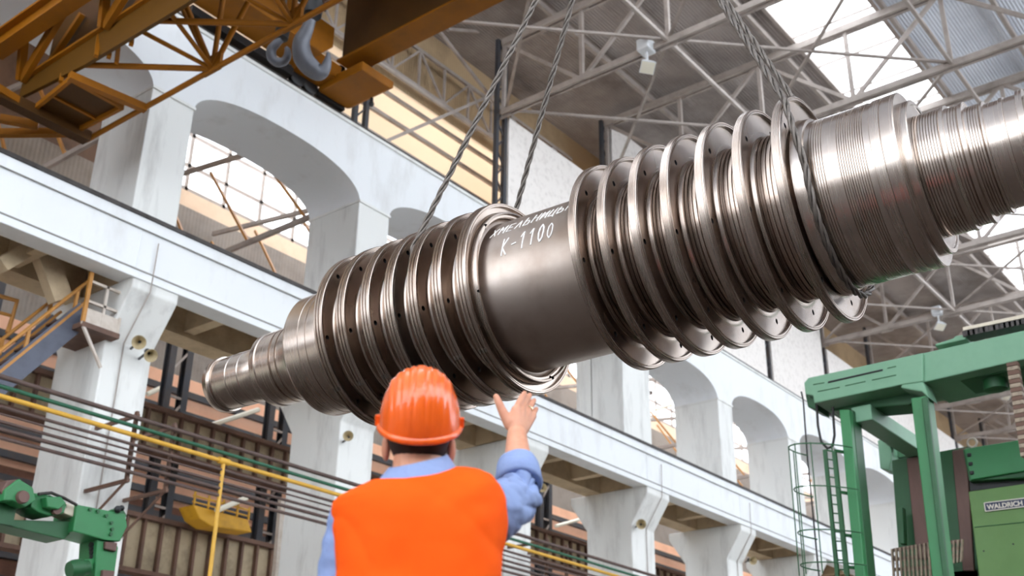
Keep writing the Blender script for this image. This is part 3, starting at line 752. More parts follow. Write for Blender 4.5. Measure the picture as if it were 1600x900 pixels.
for i, y in enumerate(nodes):
    q = V((9.66, y, 12.46))
    for e in ((9.66, y+1.4, 14.6), (9.66, y, 14.6), (9.2, y+.5, 13.9), (9.66, y-1.5, 14.6)):
        MB().tube([q, e], .05, 10).build('lattice_bar', A_, c2, 60)
    for e in ((8.36, y+1.9, 12.62), (8.36, y+.3, 12.62), (8.36, y-.5, 12.62)):
        MB().tube([q, e], .04 if e[1]-y < 1 else .055, 8).build('lattice_bar', A_, c2, 60)
    MB().box(9.63, 9.69, y-.22, y+.22, 12.38, 12.75).build('node_plate', A_, c2)
n0 = onX(28, 142, 8.25)
dp = onX(37, 35, 7.8)-n0; dd = (onX(115, 0, 7.8)-n0)*1.25
for i in range(10):
    q = V((8.25, n0.y-i*2.6, 13.1))
    MB().bar(q, q+dp, .15, .1, (0,1,0)).build('post', A_, c2)
    MB().bar(q+V((0,-.1,0)), q+dd, .26, .1, (1,0,0)).build('brace', A_, c2)
    MB().bar(q+V((.15,-.6,.1)), q+V((.15,-1.5,.9)), .1, .1, (1,0,0)).build('brace', A_, c2)
# inspection platform at its end
pf = [onZ(48,172,12.5), onZ(112,120,12.5), onZ(192,164,12.5), onZ(113,205,12.5)]
m = MB(); m.prism(pf, (0,0,.04)); m.build('platform_plate', AD, c2)
m = MB()
for a, b in ((0,1),(1,2),(2,3),(3,0)): m.bar(pf[a]-V((0,0,.04)), pf[b]-V((0,0,.04)), .07, .1)
m.bar((pf[0]+pf[1])/2, (pf[2]+pf[3])/2, .06, .08)
m.build('platform_frame', A_, c2)
for a, b in (((-20,128),(115,212)),((0,152),(118,206)),((-20,208),(120,207)),((108,118),(228,170)),((0,185),(60,196))):
    MB().bar(onZ(*a, 12.42), onZ(*b, 12.42), .13, .14).build('end_beam', A_, c2)
for a in ((170,90),(182,98),(205,70),(150,88),(95,128)):
    p = onZ(*a, 12.5); MB().bar(p, p+V((0.1,.25,.75)), .07, .07).build('railing_post', A_, c2)
m = MB(); m.box(6.3, 9.6, 17.85, 18.1, 12.3, 12.5); m.box(6.3, 6.9, 17.8, 18.15, ZB1+.3, 12.3); m.build('end_bogie', AD, c2)
for dx in (-.15,.15):
    MB().lathe([(0,.03),(0,.13),(.1,.13),(.1,.03)], (6.6+dx, 17.98, ZB1+.23), (0,1,0), 18).build('wheel', BK, c2, 40)
# ------------------------------------------------------------------ pipes along the columns
def pz(py): return onY(220, py, 17.25).z
def pipe(py, r, m, label, y=17.25, dz=0):
    z = pz(py)+dz
    return z, tag(MB().tube([(-5,y,z),(90,y,z)], r, 10).build('pipe', MT[m], None, 60), label, 'pipe', 'pipes along the lower columns')
pipe(655, .042, 'brownpipe', 'thick brown pipe, topmost of the bundle in front of the lower columns')
pipe(669, .036, 'greenpipe', 'dark green pipe just under the topmost brown pipe')
yz = pz(683)
yp = thing('pipe', 'yellow pipe of the bundle with a branch dropping straight down', 'pipe', (12,17.25,yz), 'pipes along the lower columns')
MB().tube([(-5,17.25,yz),(90,17.25,yz)], .042, 10).build('main_run', MT['yellow'], yp, 60)
q = onY(349, 725, 17.25)
MB().tube([(q.x,17.25,yz),(q.x,17.25,0)], .04, 10).build('drop_branch', MT['yellow'], yp, 60)
MB().lathe([(-.12,.03),(-.12,.065),(.12,.065),(.12,.03)], (q.x,17.25,yz), (1,0,0), 12).build('tee', MT['yellow'], yp, 60)
for py, r, w in ((698,.028,'first brown pipe below the yellow pipe'),(708,.018,'thin brown conduit, second below the yellow pipe'),(719,.028,'third brown pipe below the yellow pipe'),(730,.034,'fourth brown pipe below the yellow pipe'),(742,.032,'lowest brown pipe of the bundle')):
    pipe(py, r, 'brownpipe', w)
zt, zl = pz(650), pz(748)
for i, (a, b) in enumerate(LO):
    if a < 4 or a > 50: continue
    t = thing('pipe_bracket', 'rusty angle bracket holding the pipes on lower column %d' % (i-1), 'pipe bracket', (a,18.6,zl), 'pipe brackets on the lower columns')
    for x in (a+.12, b-.12):
        MB().bar((x,17.36,zl-.1),(x,17.36,zt+.1), .08, .05, (1,0,0)).build('upright', MT['rust'], t)
        MB().bar((x,17.3,zl-.06),(x,18.62,zl-.06), .06, .06).build('arm', MT['rust'], t)
        MB().bar((x,17.3,zt+.02),(x,18.62,zt+.02), .06, .06).build('arm', MT['rust'], t)
        MB().bar((x,17.36,zl-.06),(x,18.6,zl-.8), .035, .035).build('stay', MT['rust'], t)
# conduits climbing the column fronts
for i, x in ((2,11.45),(5,30.2),(6,36.05)):
    o = MB().tube([(x,18.57,0),(x,18.57,8.95),(x,17.96,9.86),(x,17.94,10.9)], .013, 6).build('conduit', MT['steel'], None, 60); tag(o, 'thin dark conduit climbing the face of %s' % {2:'the far left column',5:'the column right of the arm',6:'the second column right of the arm'}[i], 'conduit')
# horn loudspeakers
def horn(px, py, y, aim, sc, label):
    c = onY(px, py, y); aim = V(aim).normalized()
    t = thing('horn_loudspeaker', label, 'loudspeaker', c, 'horn loudspeakers on the columns')
    o = [(0,.15),(-.02,.152),(-.06,.115),(-.12,.075),(-.2,.05),(-.24,.045)]
    i_ = [(-.24,.03),(-.2,.036),(-.12,.062),(-.06,.102),(-.01,.14)]
    MB().lathe([(a*sc, r*sc) for a, r in [(0,.15)]+o[1:]+i_], c, aim, 28, close=True).build('bell', MT['horn'], t, 50)
    MB().lathe([(-.38*sc,.02*sc),(-.38*sc,.06*sc),(-.36*sc,.07*sc),(-.24*sc,.075*sc),(-.22*sc,.05*sc),(-.22*sc,.02*sc)], c, aim, 20).build('driver', MT['horndk'], t, 40)
    b = c-aim*.3*sc
    MB().bar(b, (b.x+.05, 18.62, b.z-.05), .035, .035).build('bracket_arm', MT['horndk'], t)
    return t
horn(217,535,18.05,(-.55,-.75,-.42),.9,'upper horn loudspeaker of the pair on the far left column')
horn(236,556,18.05,(-.2,-.8,-.55),.85,'lower horn loudspeaker of the pair on the far left column')
horn(544,681,18.2,(-.75,-.65,-.12),.78,'horn loudspeaker on the column just left of the hard hat')
horn(848,762,18.2,(-.7,-.65,-.15),.78,'horn loudspeaker half hidden beside the blue sleeve')
horn(1002,819,18.2,(-.8,-.55,-.2),1.0,'horn loudspeaker on the bracket column right of the arm')
horn(1177,876,18.2,(-.55,-.75,-.25),.95,'horn loudspeaker at the lower edge near the ladder')
# staircase and landing by the far left column
BS, OR = MT['bluesteel'], MT['orangerail']
st = thing('steel_staircase', 'blue grey steel staircase with orange handrails left of the first column', 'staircase', (8,18.7,6))
p0, p1 = V((10.62,18.7,9.42)), V((6.0,18.7,3.2))
for y in (18.7, 19.6):
    MB().bar((p0.x,y,p0.z-.08),(p1.x,y,p1.z-.08), .06, .42).build('stringer', BS, st)
    MB().bar((p0.x,y,p0.z+.16),(p1.x,y,p1.z+.16), .07, .05).build('edge_trim', OR, st)
    MB().tube([(p0.x,y,p0.z+.62),(p1.x,y,p1.z+.62)], .035, 8).build('handrail', OR, st, 60)
    for k in range(6):
        u = .05+k*.17; q = V((p0.x,y,p0.z)).lerp(V((p1.x,y,p1.z)), u)
        MB().bar(q, q+V((0,0,.62)), .06, .05).build('baluster', OR, st)
for k in range(18):
    u = (k+.5)/18; q = p0.lerp(p1, u)
    MB().box(q.x-.14, q.x+.14, 18.72, 19.58, q.z-.06, q.z-.03).build('tread', MT['rust'], st)
pl_ = thing('landing_platform', 'small pale railed landing on the first column at the head of the stairs', 'landing', (10.7,18.4,9))
MB().box(10.4, 11.2, 18.35, 19.6, 8.9, 9.0).build('deck', MT['rust'], pl_)
for x in (10.42, 10.8, 11.15): MB().bar((x,18.38,8.95),(x,18.38,9.85), .05, .05).build('post', MT['palerail'], pl_)
for z in (9.82, 9.42): MB().bar((10.4,18.38,z),(11.18,18.38,z), .05, .05).build('rail', MT['palerail'], pl_)
MB().box(10.42, 11.18, 18.36, 18.39, 9.0, 9.28).build('toe_board', MT['palerail'], pl_)
MB().bar((10.42,18.38,8.95),(10.95,18.4,8.25), .05, .05).build('stay', MT['palerail'], pl_)
MB().bar((10.42,18.38,9.0),(10.42,18.38,10.0), .07, .06).build('post', OR, pl_)
gt = thing('guard_rail', 'orange tubular guard rail frame at the left edge beyond the stairs', 'guard rail', onY(10,520,20))
a = [onY(px, py, 20.1) for px, py in ((-40,452),(27,470),(12,520),(-40,500))]
MB().tube([a[0],a[1],a[2]], .05, 8).build('rail', OR, gt, 60)
MB().tube([onY(-40,478,20.1), onY(20,494,20.1)], .035, 8).build('rail', OR, gt, 60)
# wooden struts and clutter behind the left opening
for i, (a, b, w) in enumerate((((70,402),(95,470),.5),((0,415),(60,380),.35))):
    o = MB().bar(onY(*a,19.1), onY(*b,19.1), w*.8, .25, (0,1,0)).build('timber_strut', MT['soffit']); tag(o, ['wide brown strut under the beam above the stairs','short brown strut at the upper left of the stairs'][i], 'strut')
# roof floodlights
def flood(c, lab, big=1):
    t = thing('floodlight', lab, 'floodlight', c, 'floodlights on the roof trusses')
    m = MB(); m.box(c.x-.22*big, c.x+.22*big, c.y-.2*big, c.y+.2*big, c.z+.12, c.z+.5*big); m.build('ballast_box', MT['lamp'], t, bevel=.03)
    d = V((-.35,-.15,-.9)).normalized()
    m = MB(); m.lathe([(-.12,.08),(-.1,.16),(.12,.3),(.14,.3),(.14,.1)], c+V((.05,0,-.3)), d, 4); m.build('housing', MT['lamp'], t)
    m = MB(); m.lathe([(.141,.01),(.141,.27),(.15,.27),(.15,.01)], c+V((.05,0,-.3)), d, 4); m.build('lens', MT['lampglass'], t)
    MB().bar(c+V((0,0,.15)), c+V((.03,0,-.25)), .06, .06).build('bracket', MT['lamp'], t)
flood(onX(1010,87,23.8), 'pale floodlight hanging on the truss chord above the rotor discs')
flood(onX(1466,497,47.8), 'small floodlight under the far truss above the green beam')
flood(onX(1570,610,65.8), 'smallest floodlight seen below the green beam')
# yellow travelling cab and lamps inside the aisle
cab = [onY(px, py, 23.2) for px, py in ((302,788),(388,812),(394,832),(330,822),(312,810))]
t = thing('crane_cab', 'yellow crane cab hanging in the dark aisle behind the pipes', 'crane cab', cab[2])
MB().prism(cab, (0,.6,0)).build('body', MT['yellowdk'], t, bevel=.03)
m = MB()
for px in (303, 325, 348, 370, 388):
    b = onY(px, 788+(px-302)*.28, 23.2); m.bar(b, b+V((0,0,.32)), .04, .04)
b0, b1 = onY(302,774,23.2), onY(388,797,23.2); m.bar(b0, b1, .04, .04); m.bar(b0-V((0,0,.15)), b1-V((0,0,.15)), .03, .03)
m.build('railing', MT['yellowdk'], t)
for i, (a, b, y) in enumerate((((230,616),(258,603),27),((318,668),(404,640),25.2),((338,798),(385,778),23),((868,822),(905,812),27),((1025,640),(1050,632),27))):
    o = MB().tube([onY(*a,y), onY(*b,y)], .07, 8).build('fluorescent_lamp', MT['lampglass'], None, 60)
    tag(o, 'white tube lamp %s' % ['by the dark post left of the rotor tip','below the rotor tip','beside the yellow cab','far right below the raised arm','inside the arch right of the double pier'][i], 'lamp', 'tube lamps in the aisle')
o = MB().bar(onY(440,780,22), onY(428,930,22), .12, .12, (0,1,0)).build('aisle_strut', MT['palerail']); tag(o, 'pale slender upright beside the column left of the person', 'post')
# ------------------------------------------------------------------ green gantry milling machine
G1, G2, G3 = MT['green'], MT['greendk'], MT['greenlt']
XM = 15.6
XC_ = 18.0
gm = thing('gantry_mill', 'big green gantry milling machine with maker plate at the right edge', 'milling machine', (XM,4,0))
def pX(pts, x, ext, m, name, par=gm, bevel=.015, dz=0):
    mb = MB(); mb.prism([onX(px, py, x) for px, py in pts], (ext,0,0))
    return mb.build(name, m, par, bevel=bevel)
ba, bb, ta, tb = onX(1440,598,XM), onX(1600,561.5,XM), onX(1440,552,XM), onX(1600,516,XM)
mb = MB(); mb.prism([ba, ba+(bb-ba)*5, ta+(tb-ta)*5, ta], (1.1,0,0)); mb.build('cross_beam', G1, gm, bevel=.015)
ye = (ba+(bb-ba)*4.7).y
for x in (XM+.05, XM+.8): MB().box(x, x+.28, ye-.14, ye+.14, 0, ba.z+.02).build('post', MT['greenpost'], gm, bevel=.015)
for q in ((1345,905),(1468,905)):
    p = onX(q[0], q[1], XM); MB().box(XM, XM+.3, p.y-.13, p.y+.13, 0, p.z+.02).build('post_foot', MT['greenpost'], gm)
p, q = onX(1407,905,XC_), onX(1530,905,XC_); MB().box(XC_, XC_+1.6, min(p.y,q.y), max(p.y,q.y), 0, max(p.z,q.z)+.02).build('column_base', G2, gm)

pX([(1256,598),(1263,590),(1442,551),(1442,596),(1409,601),(1272,630),(1270,618),(1258,616)], XM-.06, 1.0, G1, 'beam_head')
pX([(1293,595.5),(1379,576),(1379,579),(1293,598.5)], XM-.075, .02, MT['black'], 'slot')['label'] = 'long black slot'
for a, b in (((1277,611),(1312,604)),((1320,602),(1352,595)),((1362,593),(1400,585)),((1270,600),(1288,597)),((1386,574.5),(1400,571.5))):
    pX([a, b, (b[0],b[1]+1.2), (a[0],a[1]+1.2)], XM-.072, .02, G2, 'seam')
pX([(1432,598),(1620,557),(1620,572),(1438,606)], XM+.25, .7, G2, 'under_beam')
pX([(1409,601),(1442,596),(1452,622),(1440,612),(1407,606)], XM-.05, .35, G1, 'gusset')
pX([(1282,630),(1405,604),(1440,622),(1420,632),(1330,640),(1300,642)], XM+.35, .5, G2, 'under_frame')
# posts
pX([(1311,640),(1327,640),(1352,905),(1336,905)], XM, .3, MT['greenpost'], 'post')
pX([(1327,640),(1332,640),(1357,905),(1352,905)], XM+.1, .3, G2, 'post_web')
pX([(1423,622),(1447,618),(1480,905),(1457,905)], XM-.05, .32, MT['greenpost'], 'post')
pX([(1439,622),(1448,618),(1482,905),(1473,905)], XM-.12, .08, G2, 'post_rib')
# outriggers going back to the column
def back(px0, py0, x1, w, h, name, m=G1):
    a = onX(px0, py0, XM+.2); return MB().bar(a, (x1, a.y, a.z), w, h).build(name, m, gm, bevel=.015)
back(1346, 646, 18.6, .30, .24, 'outrigger')
mb = MB(); a = onX(1380, 690, 18.5)
pX([(1371,688),(1391,684),(1393,716),(1389,735),(1375,732)], 18.4, .4, G1, 'hanger')
pX([(1392,690),(1415,682),(1417,712),(1404,716)], 18.7, .35, G1, 'hanger')
pX([(1384,684),(1428,704),(1428,713),(1384,694)], 18.35, .2, G1, 'stay_bar')
# column
XC = 18.0
pX([(1393,719),(1513,697),(1530,905),(1407,905)], XC, 1.6, G2, 'column')
pX([(1416,716),(1437,712),(1454,872),(1432,874)], XC-.06, .08, MT['way'], 'guide_way')
pX([(1487,704),(1510,699),(1522,892),(1504,892)], XC-.06, .08, MT['way'], 'guide_way')
pX([(1504,702),(1598,687),(1620,684),(1620,745),(1514,752)], XC-.35, .9, G2, 'saddle')
pX([(1506,701),(1606,685),(1610,690),(1606,735),(1516,750)], XC-.4, .06, MT['greenpost'], 'saddle_face')
for k in range(3): pX([(1510+k*2,708+k*14),(1517+k*2,707+k*14),(1517.5+k*2,713+k*14),(1511+k*2,714+k*14)], XC-.42, .03, MT['black'], 'square_recess')
pX([(1514,751),(1620,735),(1620,757),(1515,768)], XC-.2, .5, MT['black'], 'gap_shadow_block')  # black block stands in for the shade inside the recess
XH = XC-.55
pX([(1513,768),(1630,752),(1640,905),(1530,905)], XH, 1.0, G3, 'headstock')
pX([(1522,823),(1640,811),(1640,812.5),(1522,824.5)], XH-.01, .03, MT['greendk'], 'seam')
for q in ((1537,861),(1583,850)): 
    c = onX(*q, XH-.01); MB().lathe([(0,.005),(0,.012),(.03,.012),(.03,.005)], c, (1,0,0), 10).build('screw', MT['black'], gm)
# maker plate with lettering
sp = [onX(px, py, XH-.02) for px, py in ((1538,786),(1646,773),(1647,786),(1540,799))]
plate = MB().prism(sp, (.03,0,0)).build('name_plate', MT['navy'], gm)
b = MB()
for i in range(4): b.bar(sp[i]+V((-.005,0,0)), sp[(i+1) % 4]+V((-.005,0,0)), .012, .012, (1,0,0))
b.build('plate_border', MT['signwhite'], plate)
tc = bpy.data.curves.new('lettering', 'FONT'); tc.body = 'WALDRICH COBURG'; tc.size = .105; tc.extrude = .003; tc.offset = .003; tc.align_y = 'CENTER'
to = bpy.data.objects.new('lettering', tc); COL.objects.link(to)
bpy.context.view_layer.update()
me = bpy.data.meshes.new_from_object(to.evaluated_get(bpy.context.evaluated_depsgraph_get()))
bpy.data.objects.remove(to)
xs_ = [v.co.x for v in me.vertices]; wdt = max(xs_)-min(xs_)
la, lb = onX(1542, 793, XH-.03), onX(1646, 780, XH-.03)
ex = (lb-la); ez = V((0,0,1)); 
pl0 = plate.location.copy()+gm.location
scl = ex.length/wdt
for v in me.vertices:
    w_ = la+ex*((v.co.x-min(xs_))/wdt)+ez*(v.co.y*scl*1.0)+V((-1,0,0))*v.co.z
    v.co = w_-V((XM,4,0))
me.materials.append(MT['signwhite'])
lo_ = bpy.data.objects.new('lettering', me); COL.objects.link(lo_); lo_.parent = plate; lo_['label'] = 'white maker lettering on the navy plate'
# lifting eye
c = onX(1519, 692, XC-.3)
m = MB(); m.tube([c+V((0, cos(a)*.07, sin(a)*.07)) for a in [k*2*pi/20 for k in range(20)]], .018, 8, True); m.lathe([(-.14,.02),(-.14,.05),(-.08,.03),(-.06,.02)], c, (0,0,1), 12); m.build('lifting_eye', MT['palerail'], gm, 60)
# coil bellows
def coil(pts, x, n, name):
    a, b, c_, d = pts
    A1, B1, C1, D1 = [onX(p[0], p[1], x) for p in pts]
    for k in range(n):
        u = k/(n-1)
        MB().bar(A1.lerp(B1,u), D1.lerp(C1,u), .026, .05, (1,0,0)).build('guard_slat', MT['chain'], gm)
    m = MB()
    for u in (.02,.33,.66): m.bar(A1.lerp(D1,u)+V((.05,0,0)), B1.lerp(C1,u)+V((.05,0,0)), .05, .03, (1,0,0))
    m.build('guard_band', MT['way'], gm)
coil([(1394,858),(1451,848),(1454,905),(1397,905)], XC-.75, 10, 'coil')
coil([(1477,847),(1504,843),(1502,878),(1480,882)], XC-.7, 5, 'coil')
pX([(1401,797),(1410,792),(1413,850),(1405,850)], XC-.3, .15, G2, 'oil_pipe_box')
# caged ladder on the first post
def X2(px, py, x=XM-.05): return onX(px, py, x)
lr = []
for a, b in (((1289,703),(1309,905)),((1304,706),(1325,905))):
    MB().bar(X2(*a), X2(*b), .05, .05, (1,0,0)).build('ladder_rail', G2, gm)
for k in range(15):
    u = k/14
    p = X2(1289,703).lerp(X2(1309,905), u); q = X2(1304,706).lerp(X2(1325,905), u)
    MB().tube([p, q], .011, 6).build('ladder_rung', G2, gm, 60)
for (hx, hy) in ((1288,703),(1297,768),(1304,835),(1309,885)):
    p = X2(hx, hy); q = X2(hx+16, hy+1)
    mid = (p+q)/2
    R_ = .34
    pts = []
    for k in range(13):
        a = pi*(k/12)
        pts.append(mid+V((-sin(a)*.62, cos(a)*R_+.25*sin(a), -.02)))
    MB().tube(pts, .010, 6).build('cage_hoop', G2, gm, 60)
    MB().bar(q, q+V((.25,-.12,0)), .03, .04).build('ladder_stay', G2, gm)
p = X2(1296,704)
for k in range(1,6):
    a = pi*k/6
    o_ = V((-sin(a)*.62, cos(a)*.34+.25*sin(a), 0))
    MB().bar(p+o_, X2(1316,905)+o_, .014, .010, (1,0,0)).build('cage_strip', G2, gm)
# cables hanging from the beam head
cb = thing('hanging_cable', 'black cable loop hanging under the left end of the green beam', 'cable', X2(1285,640))
pts = [(1276,632),(1278,665),(1283,690),(1293,701),(1301,697),(1304,680),(1302,650),(1301,636)]
MB().tube([X2(*p, XM+.1) for p in pts], .02, 8).build('cable', MT['rubber'], cb, 60)
o = MB().tube([X2(*p, XM) for p in ((1252,612),(1255,625),(1262,720),(1270,800),(1280,905))], .013, 6).build('hanging_cable', MT['rubber'], None, 60); tag(o, 'long thin black cable falling from the green beam end past the ladder cage', 'cable')
pX([(1258,616),(1272,614),(1275,640),(1262,636)], XM+.1, .5, G2, 'end_box')
MB().ball(onX(1390.5,607.5,XM+.3), .05, 12).build('lamp_lens', MT['redlamp'], gm)['label'] = 'small round orange lamp under the beam'
c = onX(1553,590,XM+.5); MB().lathe([(-.35,.12),(-.1,.16),(.18,.16),(.2,.1)], c, (0,0,-1), 18).build('motor', G2, gm, 40)
# energy chains
ch = thing('energy_chain', 'hanging link cable chain at the right edge of the green machine', 'cable chain', X2(1585,640))
for k in range(22):
    u = k/21; px, py = 1583+u*22, 570+u*140
    p = X2(px, py, XM-.1)
    MB().box(p.x-.06, p.x+.06, p.y-.07, p.y+.07, p.z-.03, p.z+.022).build('link', MT['chain'] if k % 2 else MT['rust'], ch)
ec = thing('cable_carrier', 'beige capped cable carrier lying on top of the green beam', 'cable chain', X2(1555,520))
p, q = onX(1510,524,XM+.2), onX(1640,497,XM+.2)
MB().bar(p+V((0,0,.055)), q+V((0,0,.055)), .26, .05).build('cover', MT['cream'], ec)
for k in range(16): 
    c = p.lerp(q, (k+.5)/16); MB().box(c.x-.13, c.x+.13, c.y-.05, c.y+.05, c.z-.06, c.z+.02).build('link', MT['rail'], ec)
pX([(1460,541),(1509,530),(1509,522),(1492,525),(1490,528),(1462,537)], XM+.1, .4, G1, 'top_box')
# ------------------------------------------------------------------ green machine arm at lower left
YA = 13.2
ga = thing('machine_arm', 'green machine arm with spindle head at the lower left', 'machine tool arm', onY(100,880,YA))
def pY(pts, y, ext, m, name, par=ga, bevel=.012):
    mb = MB(); mb.prism([onY(px, py, y) for px, py in pts], (0,ext,0)); return mb.build(name, m, par, bevel=bevel)
pY([(120,788),(165,797),(196,803),(199,822),(188,846),(165,844),(114,830)], YA, .5, MT['greenpost'], 'clamp_block')
pY([(-30,800),(20,812),(118,815),(114,830),(100,843),(-30,812)], YA+.12, .4, G2, 'arm_beam')
pY([(8,765),(30,748),(52,762),(56,782),(40,792),(20,782),(6,782)], YA-.1, .5, MT['greenpost'], 'gear_case')
MB().lathe([(0,.03),(0,.07),(.03,.08),(.1,.08),(.1,.03)], onY(38,776,YA-.16), (0,1,0), 20).build('gear_hub', MT['way'], ga, 40)
pY([(2,768),(12,750),(28,749),(24,765),(8,780)], YA-.05, .4, MT['way'], 'hub_cover')
pY([(52,770),(80,774),(105,788),(100,802),(78,806),(60,800),(48,792)], YA, .4, MT['greenpost'], 'feed_box')
pY([(72,776),(96,776),(104,786),(92,796),(74,792)], YA-.12, .3, MT['greenpost'], 'feed_box_cover')
MB().lathe([(0,.03),(0,.06),(.1,.06),(.1,.03)], onY(90,796,YA-.06), (0,1,0), 16).build('hand_wheel', MT['way'], ga, 40)
pY([(98,784),(118,790),(116,808),(100,802)], YA+.05, .3, MT['cream'], 'dial_plate')
MB().tube([onY(60,772,YA-.1), onY(80,770,YA-.05), onY(100,778,YA-.05), onY(120,789,YA-.05)], .02, 8).build('hose', MT['rail'], ga, 60)
for q in ((165,806),(173,817),(174,827),(172,835),(140,796),(152,799)):
    MB().lathe([(-.03,.005),(-.03,.022),(.02,.022),(.02,.005)], onY(*q, YA), (0,1,0), 10).build('bolt', G2, ga, 40)
pY([(180,796),(188,792),(194,797),(199,806),(194,812),(184,806)], YA+.1, .2, G2, 'lever_boss')
m = MB(); m.ball(onY(184,796,YA-.02), .05, 10); m.ball(onY(190,794,YA-.02), .04, 10); m.build('knob', BK, ga, 60)
pY([(152,843),(182,848),(185,856),(178,905),(148,905)], YA+.05, .4, MT['greenpost'], 'spindle_head')
pY([(165,846),(184,848),(182,862),(165,858)], YA, .2, MT['way'], 'ram_block')
pY([(161,890),(180,892),(178,905),(160,905)], YA, .2, MT['way'], 'ram_block')
pY([(132,874),(152,872),(150,892),(133,890)], YA+.1, .3, MT['greenpost'], 'motor_mount')
MB().lathe([(-.16,.03),(-.16,.1),(-.1,.12),(.0,.12),(.02,.09),(.1,.09),(.1,.03)], onY(126,888,YA+.1), (1,0,.3), 18).build('motor', G2, ga, 40)
for k in range(4): MB().lathe([(0,.01),(0,.035),(.05,.035),(.05,.01)], onY(146+k*.5,852+k*6,YA+.15), (-1,0,0), 10).build('cable_gland', BK, ga, 40)
m = MB(); p = onY(60,905,YA+.2); m.box(p.x-.5, p.x+1.2, YA+.1, YA+.8, 0, p.z-.2); 
MB().box(-1.5, -.5, YA+.05, YA+.9, 0, onY(0,800,YA).z+.4).build('arm_column', G2, ga)
MB().bar((-.8,YA+.3,onY(0,805,YA).z+.02), onY(10,806,YA+.3), .4, .3).build('arm_beam', G2, ga)
# ------------------------------------------------------------------ the worker
PB = V((2.124, 1.994, 0)); PYAW = radians(42)
PF = V((cos(PYAW), sin(PYAW), 0)); PR = V((sin(PYAW), -cos(PYAW), 0)); PZ = V((0,0,1))
def L(x, y, z): return PB+PR*x+PF*y+PZ*z
def PL(px, py, y):
    d = ray(px, py); t = ((PB-CAM).dot(PF)+y)/d.dot(PF); return CAM+d*t
man = thing('person', 'worker seen from behind in orange hard hat and safety vest raising the right hand', 'person', PB)
def capsule(mb, p, q, r0, r1, n=20):
    p, q = V(p), V(q); d = q-p; l = d.length
    prof = [(-r0*cos(a), max(r0*sin(a), .0004)) for a in [pi/2*k/6 for k in range(7)]]
    prof += [(l+r1*sin(a), max(r1*cos(a), .0004)) for a in [pi/2*k/6 for k in range(7)]]
    mb.lathe(prof, p, d, n)
def chain(mb, pts, n=20):
    for (a, ra), (b, rb) in zip(pts[:-1], pts[1:]): capsule(mb, a, b, ra, rb, n)
def ell(mb, c, ax, n=28):     # ellipsoid with three axis vectors
    s = MB(); s.ball((0,0,0), 1, n)
    mb.add([V(c)+ax[0]*v.x+ax[1]*v.y+ax[2]*v.z for v in s.v], s.f)
def remesh(mb, name, m, voxel, smooth=3, parent=man, disp=None):
    o = mb.build(name, m, parent, recalc=True)
    r = o.modifiers.new('r', 'REMESH'); r.mode = 'VOXEL'; r.voxel_size = voxel; r.use_smooth_shade = True
    s = o.modifiers.new('s', 'SMOOTH'); s.factor = .5; s.iterations = smooth
    bpy.context.view_layer.update()
    me = bpy.data.meshes.new_from_object(o.evaluated_get(bpy.context.evaluated_depsgraph_get()))
    o.modifiers.clear(); o.data = me
    me.polygons.foreach_set('use_smooth', [True]*len(me.polygons))
    return o
TH = radians(36)
HF = (PF*cos(TH)+PZ*sin(TH)); HU = (PZ*cos(TH)-PF*sin(TH))
HC = L(.003, .0, 1.648)
# body, one continuous surface
b = MB()
ell(b, HC+HU*.0+HF*.005, (PR*.078, HF*.1, HU*.115))
ell(b, HC-HU*.055+HF*.03, (PR*.062, HF*.075, HU*.085))        # jaw and face
ell(b, HC-HU*.10+HF*.075, (PR*.03, HF*.03, HU*.025))          # chin
capsule(b, HC-HU*.0+HF*.095, HC-HU*.04+HF*.118, .009, .015)   # nose
for sx in (-1, 1):
    ell(b, HC-HU*.066-HF*.004+PR*(.086*sx), (PR*.012+HF*.004*sx, HF*.022, HU*.036))   # ears
    ell(b, HC-HU*.05+HF*.095+PR*.014*sx, (PR*.016, HF*.01, HU*.006))             # lips
    ell(b, HC+HU*.012+HF*.083+PR*.03*sx, (PR*.022, HF*.018, HU*.009))            # brows
capsule(b, HC-HU*.07-HF*.035, L(.005,-.02,1.42), .064, .07)
chain(b, [(L(-.12,0,1.39),.05),(L(.14,.01,1.43),.05)])
ell(b, L(.01,0,1.25), (PR*.16, PF*.1, PZ*.22)); ell(b, L(.01,.01,1.0), (PR*.155, PF*.105, PZ*.22))
chain(b, [(L(-.15,0,1.39),.045),(L(-.19,.02,1.12),.036),(L(-.198,.15,.90),.028)])
chain(b, [(L(-.20,.15,.90),.03),(L(-.19,.19,.82),.036)])
for k in range(4): chain(b, [(L(-.215+.017*k,.20,.80),.0095),(L(-.212+.016*k,.215,.76),.009),(L(-.205+.014*k,.205,.728),.0075)], 12)
chain(b, [(L(-.17,.2,.85),.013),(L(-.155,.225,.81),.011),(L(-.155,.23,.785),.009)], 12)
WR = PL(807.5, 680, .43)
EL = L(.288, .27, 1.53)
chain(b, [(L(.17,.03,1.43),.045),(EL,.033),(WR+(EL-WR)*.62,.040),(WR+(EL-WR)*.4,.040),(WR,.0305)])
K = [PL(806,641,.445), PL(814,641,.462), PL(823.5,644,.482), PL(831.5,650,.5)]
for k, r in zip(K, (.0155,.016,.015,.014)): capsule(b, WR+(k-WR)*.15, k, .024, r)
capsule(b, PL(800,660,.44), K[0], .022, .014)
FG = [[(812.5,627,.466,.0108),(816.5,619.5,.48,.0102),(819.5,614.5,.49,.0085)],
      [(820.5,628.5,.487,.0106),(824.5,622,.5,.0100),(827.8,617.5,.508,.0082)],
      [(829.0,634.5,.503,.0100),(832.0,629.5,.515,.0094),(834.6,625.5,.522,.0078)],
      [(835.0,643.5,.516,.0088),(836.8,640.5,.524,.0083),(838.2,638.5,.53,.007)]]
for k, f in zip(K, FG):
    chain(b, [(k, f[0][3]+.0012)]+[(PL(x,y,d), r) for x, y, d, r in f], 14)
